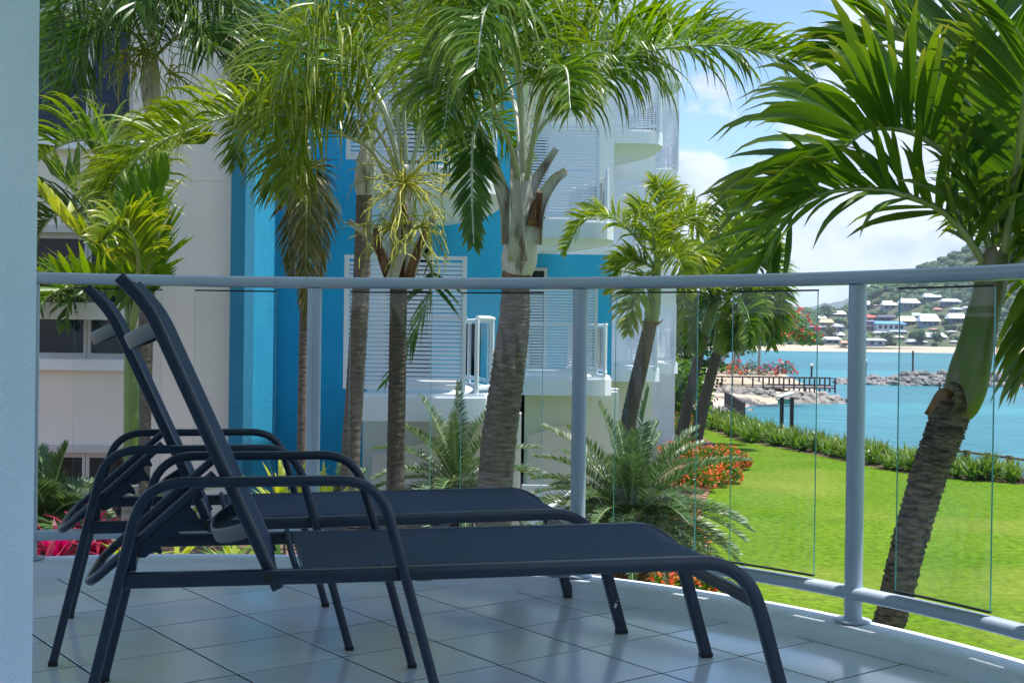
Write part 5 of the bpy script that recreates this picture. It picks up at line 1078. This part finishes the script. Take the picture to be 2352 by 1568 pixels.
for k in range(295):
    i = R.randrange(60); p = ct[i]; u = R.random() ** .8; h_ = p.z - SEA; q = V((p.x + R.uniform(-.5, .5), p.y - u * (h_ * 1.5 + .9), p.z - u * (h_ + .2))); rock(q + V((0, 0, .05)), R.uniform(.32, .72), bw, rmesh)
gr = empty('rock_groyne', (24, 118, SEA), label='heap of tan and grey boulders below the boardwalk beside the small beach', cat='rocks')
gp = [(1600, 892), (1680, 895), (1750, 900), (1820, 905), (1880, 910), (1940, 918)]
gc = spline([at(x, y, 118) for x, y in gp], 40); b = MB(); vs = []
for i, p in enumerate(gc): wdt = .5 + 2.6 * min(1, i / 22); vs += [V((p.x, p.y - wdt * 1.3, p.z - .9 - wdt * .5)), V((p.x, p.y + .5, p.z - .6)), V((p.x, p.y + 5, SEA - .4))]
b.add([v - gr.location for v in vs], [(i * 3 + k, i * 3 + 3 + k, i * 3 + 4 + k, i * 3 + 1 + k) for i in range(39) for k in range(2)]); b.build('core', M['rock2'], gr)
for k in range(290):
    i = R.randrange(40); p = gc[i]; wdt = .5 + 2.6 * min(1, i / 22); u = R.random(); rock(V((p.x + R.uniform(-.4, .4), p.y - u * wdt * 1.3, p.z + .15 - u * (.4 + wdt * .5))), R.uniform(.28, .70), gr, rm2)
for x, y, r_, lab in ((1660, 943, .55, 'boulder standing in the shallows by the timber walkway'), (1693, 944, .35, 'low wet boulder in the shallows, middle of three'), (1722, 943, .35, 'small dark boulder in the shallows, rightmost of three')):
    o = rock(atz(x, y, SEA), r_, None, rm2); o.name = 'boulder'; tag(o, lab, 'boulder')
def walkway(name, label, a, c, npost, w, rail_h, zdeck, both=True):
    O = V((a.x, a.y, zdeck)); t = empty(name, O, 0, label, 'boardwalk'); d = (c - a); d.z = 0; L_ = d.length; d.normalize(); nv = V((-d.y, d.x, 0))
    nb = 0; b = MB(); b.sweep([V((0, 0, -.12)) + nv * (w / 2), d * L_ + V((0, 0, -.12)) + nv * (w / 2)], rrect(.2, w, .02, 2), (0, 0, 1)); b.build('deck', M['deck'], t)
    for s_ in ((0, w) if both else (0,)):
        for zz in (rail_h, rail_h * .12):
            b = MB(); b.sweep([nv * s_ + V((0, 0, zz)), d * L_ + nv * s_ + V((0, 0, zz))], rrect(.09, .12, .01, 2), (0, 0, 1)); b.build('rail', M['timber'], t)
        for k in range(npost):
            p = d * (L_ * k / (npost - 1)) + nv * s_; b = MB(); b.box(p.x - .07, p.x + .07, p.y - .07, p.y + .07, -.6, rail_h + .03); b.build('post', M['timber'], t)
    for k in range(3):
        p = d * (L_ * (k + .5) / 3) + nv * (w / 2); b = MB(); b.box(p.x - .12, p.x + .12, p.y - .12, p.y + .12, SEA - zdeck - .3, -.2); b.build('pile', M['timber'], t)
    return t
walkway('boardwalk', 'long dark timber boardwalk crossing above the rocks', at(1540, 885, 120), at(1918, 886, 120), 17, 2.0, .82, at(1750, 886, 120).z)
walkway('boardwalk', 'short timber walkway with railings beside the small beach', at(1604, 926, 84), at(1634, 958, 70), 9, 1.8, .95, -3.75)
def bush_far(x, y, Y_, r_, h_, fm, lab, lm='lf_tree'): P = at(x, y, Y_); leafy('bougainvillea', lab, 'bush', V((P.x, P.y, P.z)), r_, h_, 520, .2, lm, 60 if fm else 0, .16, fm, 'bushes on the headland', stem=False)
bush_far(1692, 870, 131, 1.15, 1.9, 'flower_rd', 'coral red flowering bush on the headland, leftmost of the row'); bush_far(1726, 868, 132, 1.0, 1.8, None, 'olive green bush between two flowering bushes on the headland', 'lf_dead'); bush_far(1765, 869, 131, 1.15, 1.7, 'flower_pk', 'magenta flowering bush on the headland'); bush_far(1806, 868, 130, 1.15, 1.8, 'flower_rd', 'crimson flowering bush at the tip of the headland'); bush_far(1645, 855, 133, 1.5, 1.1, None, 'clipped bright green bush on the headland by the palm trunks', 'lf_lily'); bush_far(1670, 856, 134, 1.2, 1.0, None, 'low green hedge bush next to the coral red one', 'lf_mid')
for k, (x, lab) in enumerate(((1656, 'path bollard light between the leaning palm trunks'), (1716, 'path bollard light above the magenta bushes'), (1796, 'path bollard light behind the crimson bush'), (1864, 'path bollard light on the tip of the headland, standing free'), (1988, 'path bollard light just right of the near post'))):
    P = at(x, 862 if k < 4 else 858, 138); o = empty('bollard_light', P, 0, lab, 'bollard light', 'bollard lights along the headland'); h_ = (862 - (829 if k != 3 else 834)) * 138 / FPX - .4
    b = MB(); b.tube([(0, 0, -.3), (0, 0, h_)], .11, 10); smooth_angle(b.build('post', M['black'], o)); b = MB(); blob(b, V((0, 0, h_ + .2)), .2, (6, 10), 0, 1.0); b.build('globe', M['lamp_white'], o); b = MB(); b.tube([(0, 0, h_ - .02), (0, 0, h_ + .05)], .16, 10); b.build('collar', M['black'], o)
# sign with two posts and sloping roof
sg = empty('shore_sign', atz(1806, 990, GZ), label='two post notice board with a white sloping roof at the water edge', cat='sign'); so_ = sg.location; dS = so_.y / FPX
for x in (1795, 1818): p = at(x, 985, so_.y); b = MB(); b.box(p.x - so_.x - .07, p.x - so_.x + .07, -.07, .07, -1, (990 - 912) * dS); b.build('post', M['black'], sg)
b = MB(); p, q = at(1786, 911, so_.y), at(1820, 901, so_.y); b.sweep([p - so_, q - so_], rrect(.05, .9, .01, 2), (0, 0, 1)); b.build('roof', M['lamp_white'], sg)
b = MB(); p = at(1799, 922, so_.y) - so_; b.box(p.x - .22, p.x + .34, -.03, .03, p.z - .1, p.z + .1, bev=.02); b.build('board', M['sign_green'], sg)
for k, (x, y0, y1, Y_, lab) in enumerate(((2158, 1010, 880, 60, 'thin dark pole in the water left of the near palm'), (2097, 848, 806, 175, 'thin channel marker pole behind the breakwater'))):
    p, q = at(x, y0, Y_), at(x, y1, Y_); b = MB(); r_ = 2.2 * Y_ / FPX; b.tube([V((0, 0, SEA - 1 - p.z)), q - p, q - p + V((0, 0, .05))], [r_, r_, r_ * 1.6], 8); o = b.build('marker_pole', M['timber'], None, loc=p); tag(o, lab, 'pole')
# ------------------------------------------------------------------ trees
def tree(label, base, top_px, Y_, crown, nl, ls, lm, trunk_r, branches, nf=0, fm=None, name='tree'):
    """crown: list of (x, y, Y, rx, rz) clumps in picture coordinates"""
    B = V((base[0], base[1], base[2])); t = empty(name, B, 0, label, 'tree', 'broadleaf trees'); b = MB(); j = V(top_px)
    b.tube([V((0, 0, -.1)), (j - B) * .5 + V((R.uniform(-.2, .2), 0, 0)), j - B], [trunk_r, trunk_r * .8, trunk_r * .6], 10)
    for c in crown: p = at(c[0], c[1], c[2]) - B; m_ = (j - B).lerp(p, .5) + V((0, 0, -.1 * c[3])); b.tube([j - B, m_, p], [trunk_r * .45, trunk_r * .28, trunk_r * .08], 6)
    smooth_angle(b.build('trunk', M['bark_pale'], t)); b = MB(); f = MB()
    for c in crown:
        p = at(c[0], c[1], c[2]) - B; sd_ = R.uniform(0, 50)
        for k in range(nl):
            d = V((R.gauss(0, 1), R.gauss(0, 1), R.gauss(0, 1))).normalized(); q = 1 + .5 * noise.noise(d * 1.7 + V((sd_, 0, 0))) + .25 * noise.noise(d * 4 + V((sd_, 3, 0))); r_ = R.random() ** .4 * q; w = p + V((d.x * c[3] * r_, d.y * c[3] * r_, d.z * c[4] * r_)); e = V((R.gauss(0, 1), R.gauss(0, 1), R.gauss(0, .6))).normalized() * ls * R.uniform(.6, 1.3); g_ = e.cross(V((R.gauss(0, 1), R.gauss(0, 1), R.gauss(0, 1)))).normalized() * ls * .4
            b.add([w - e * .5, w + g_, w + e * .5, w - g_], [(0, 1, 2, 3)])
        for k in range(nf):
            d = V((R.gauss(0, 1), R.gauss(0, 1), abs(R.gauss(0, 1)))).normalized(); w = p + V((d.x * c[3], d.y * c[3], d.z * c[4]))
            for _ in range(5): q = w + V((R.uniform(-1, 1), R.uniform(-1, 1), R.uniform(-1, 1))) * ls * .8; e = V((R.gauss(0, 1), R.gauss(0, 1), R.gauss(0, 1))).normalized() * ls; g_ = e.cross(V((R.gauss(0, 1), R.gauss(0, 1), 1))).normalized() * ls * .7; f.add([q - e * .5, q + g_ * .5, q + e * .5, q - g_ * .5], [(0, 1, 2, 3)])
    b.build('crown', M[lm], t)
    if nf: tag(f.build('blossom', M[fm], t), kind='stuff')
    return t
Y_ = 112; P = at(1640, 850, Y_); tree('poinciana tree with orange red blossom reaching over the bay', P, at(1690, 775, Y_), Y_, [(1760, 740, 112, 2.6, 1.3), (1800, 730, 112, 2.2, 1.2), (1830, 760, 112, 1.9, .9), (1855, 778, 112, 1.3, .6), (1720, 740, 112, 2.6, 1.3), (1785, 775, 111, 1.6, .6)], 420, .28, 'lf_lily', .22, 5, 16, 'flower_rd', 'poinciana_tree')
for k, (x, y0, y1, lab, cr_) in enumerate(((1684, 846, 770, 'thin straight tree trunk on the headland, left of a close pair', [(1680, 735, 140, 3, 2)]), (1694, 846, 770, 'thin straight tree trunk on the headland, right of a close pair', [(1700, 740, 141, 3, 2)]), (1743, 858, 760, 'taller straight tree on the headland with a spreading dark crown', [(1735, 735, 136, 3.2, 2), (1765, 755, 136, 2.4, 1.3)]))):
    tree(lab, at(x, y0, 139), at(x + 1, y1, 139), 139, cr_, 500, .4, 'lf_tree', .18, 3)
tree('dark evergreen tree at the end of the apartment block', V((X_at(1580, 56), 56, GZ)), at(1582, 860, 56), 56, [(1560, 780, 56, 1.8, 2.2), (1600, 800, 56, 1.6, 2.0), (1575, 870, 56, 1.5, 1.6), (1545, 850, 57, 1.3, 1.8), (1620, 720, 57, 2.2, 1.6), (1700, 760, 57, 1.8, 1.0)], 700, .26, 'lf_tree', .2, 4)
tree('dark bushy tree low behind the leaning palms', V((X_at(1560, 50), 50, GZ)), at(1556, 930, 50), 50, [(1550, 890, 50, 1.0, 1.5), (1582, 905, 50, 1.1, 1.3), (1535, 915, 51, .8, 1.0)], 600, .22, 'lf_mid', .12, 4)
# trees along the far beach
k = 0
for x, y, r_, lab in ((1800, 790, 3.2, 'rounded grey green tree on the far beach, left end'), (1850, 792, 2.4, 'small round tree on the far beach behind the poinciana'), (1905, 780, 4.0, 'russet brown tree on the far beach left of the post'), (2035, 794, 3.2, 'dark tree on the far beach right of the post'), (2110, 792, 3.4, 'round green tree on the far beach near the palm shaft'), (1895, 730, 4.5, 'tall pale tree on the skyline left of the post'), (2150, 790, 3.0, 'bushy tree on the far beach touching the palm shaft')):
    P = on_hill(x, y); tree(lab, P + V((0, 0, -.5)), P + V((0, 0, r_ * 1.1)), P.y, [(x, y - r_ * 1.5 * FPX / P.y, P.y, r_, r_ * .8), (x + 4, y - r_ * .9 * FPX / P.y, P.y, r_ * .9, r_ * .6)], 350, .9, 'lf_dead' if 'russet' in lab else 'lf_far', .3, 2)

# ------------------------------------------------------------------ sea air
hz = bpy.data.materials.new('sea_air'); hz.use_nodes = True; ht = hz.node_tree; ht.nodes.remove(ht.nodes['Principled BSDF']); pv = ht.nodes.new('ShaderNodeVolumePrincipled')
pv.inputs['Color'].default_value = (.72, .84, 1.0, 1); pv.inputs['Density'].default_value = .00018; pv.inputs['Anisotropy'].default_value = .2
ht.links.new(pv.outputs[0], ht.nodes['Material Output'].inputs['Volume'])
b = MB(); b.box(-6100, 6100, -70, 9100, SEA - 2.2, 130); tag(b.build('haze', hz), 'thin pale blue sea haze in front of the far shore', 'haze', kind='stuff')
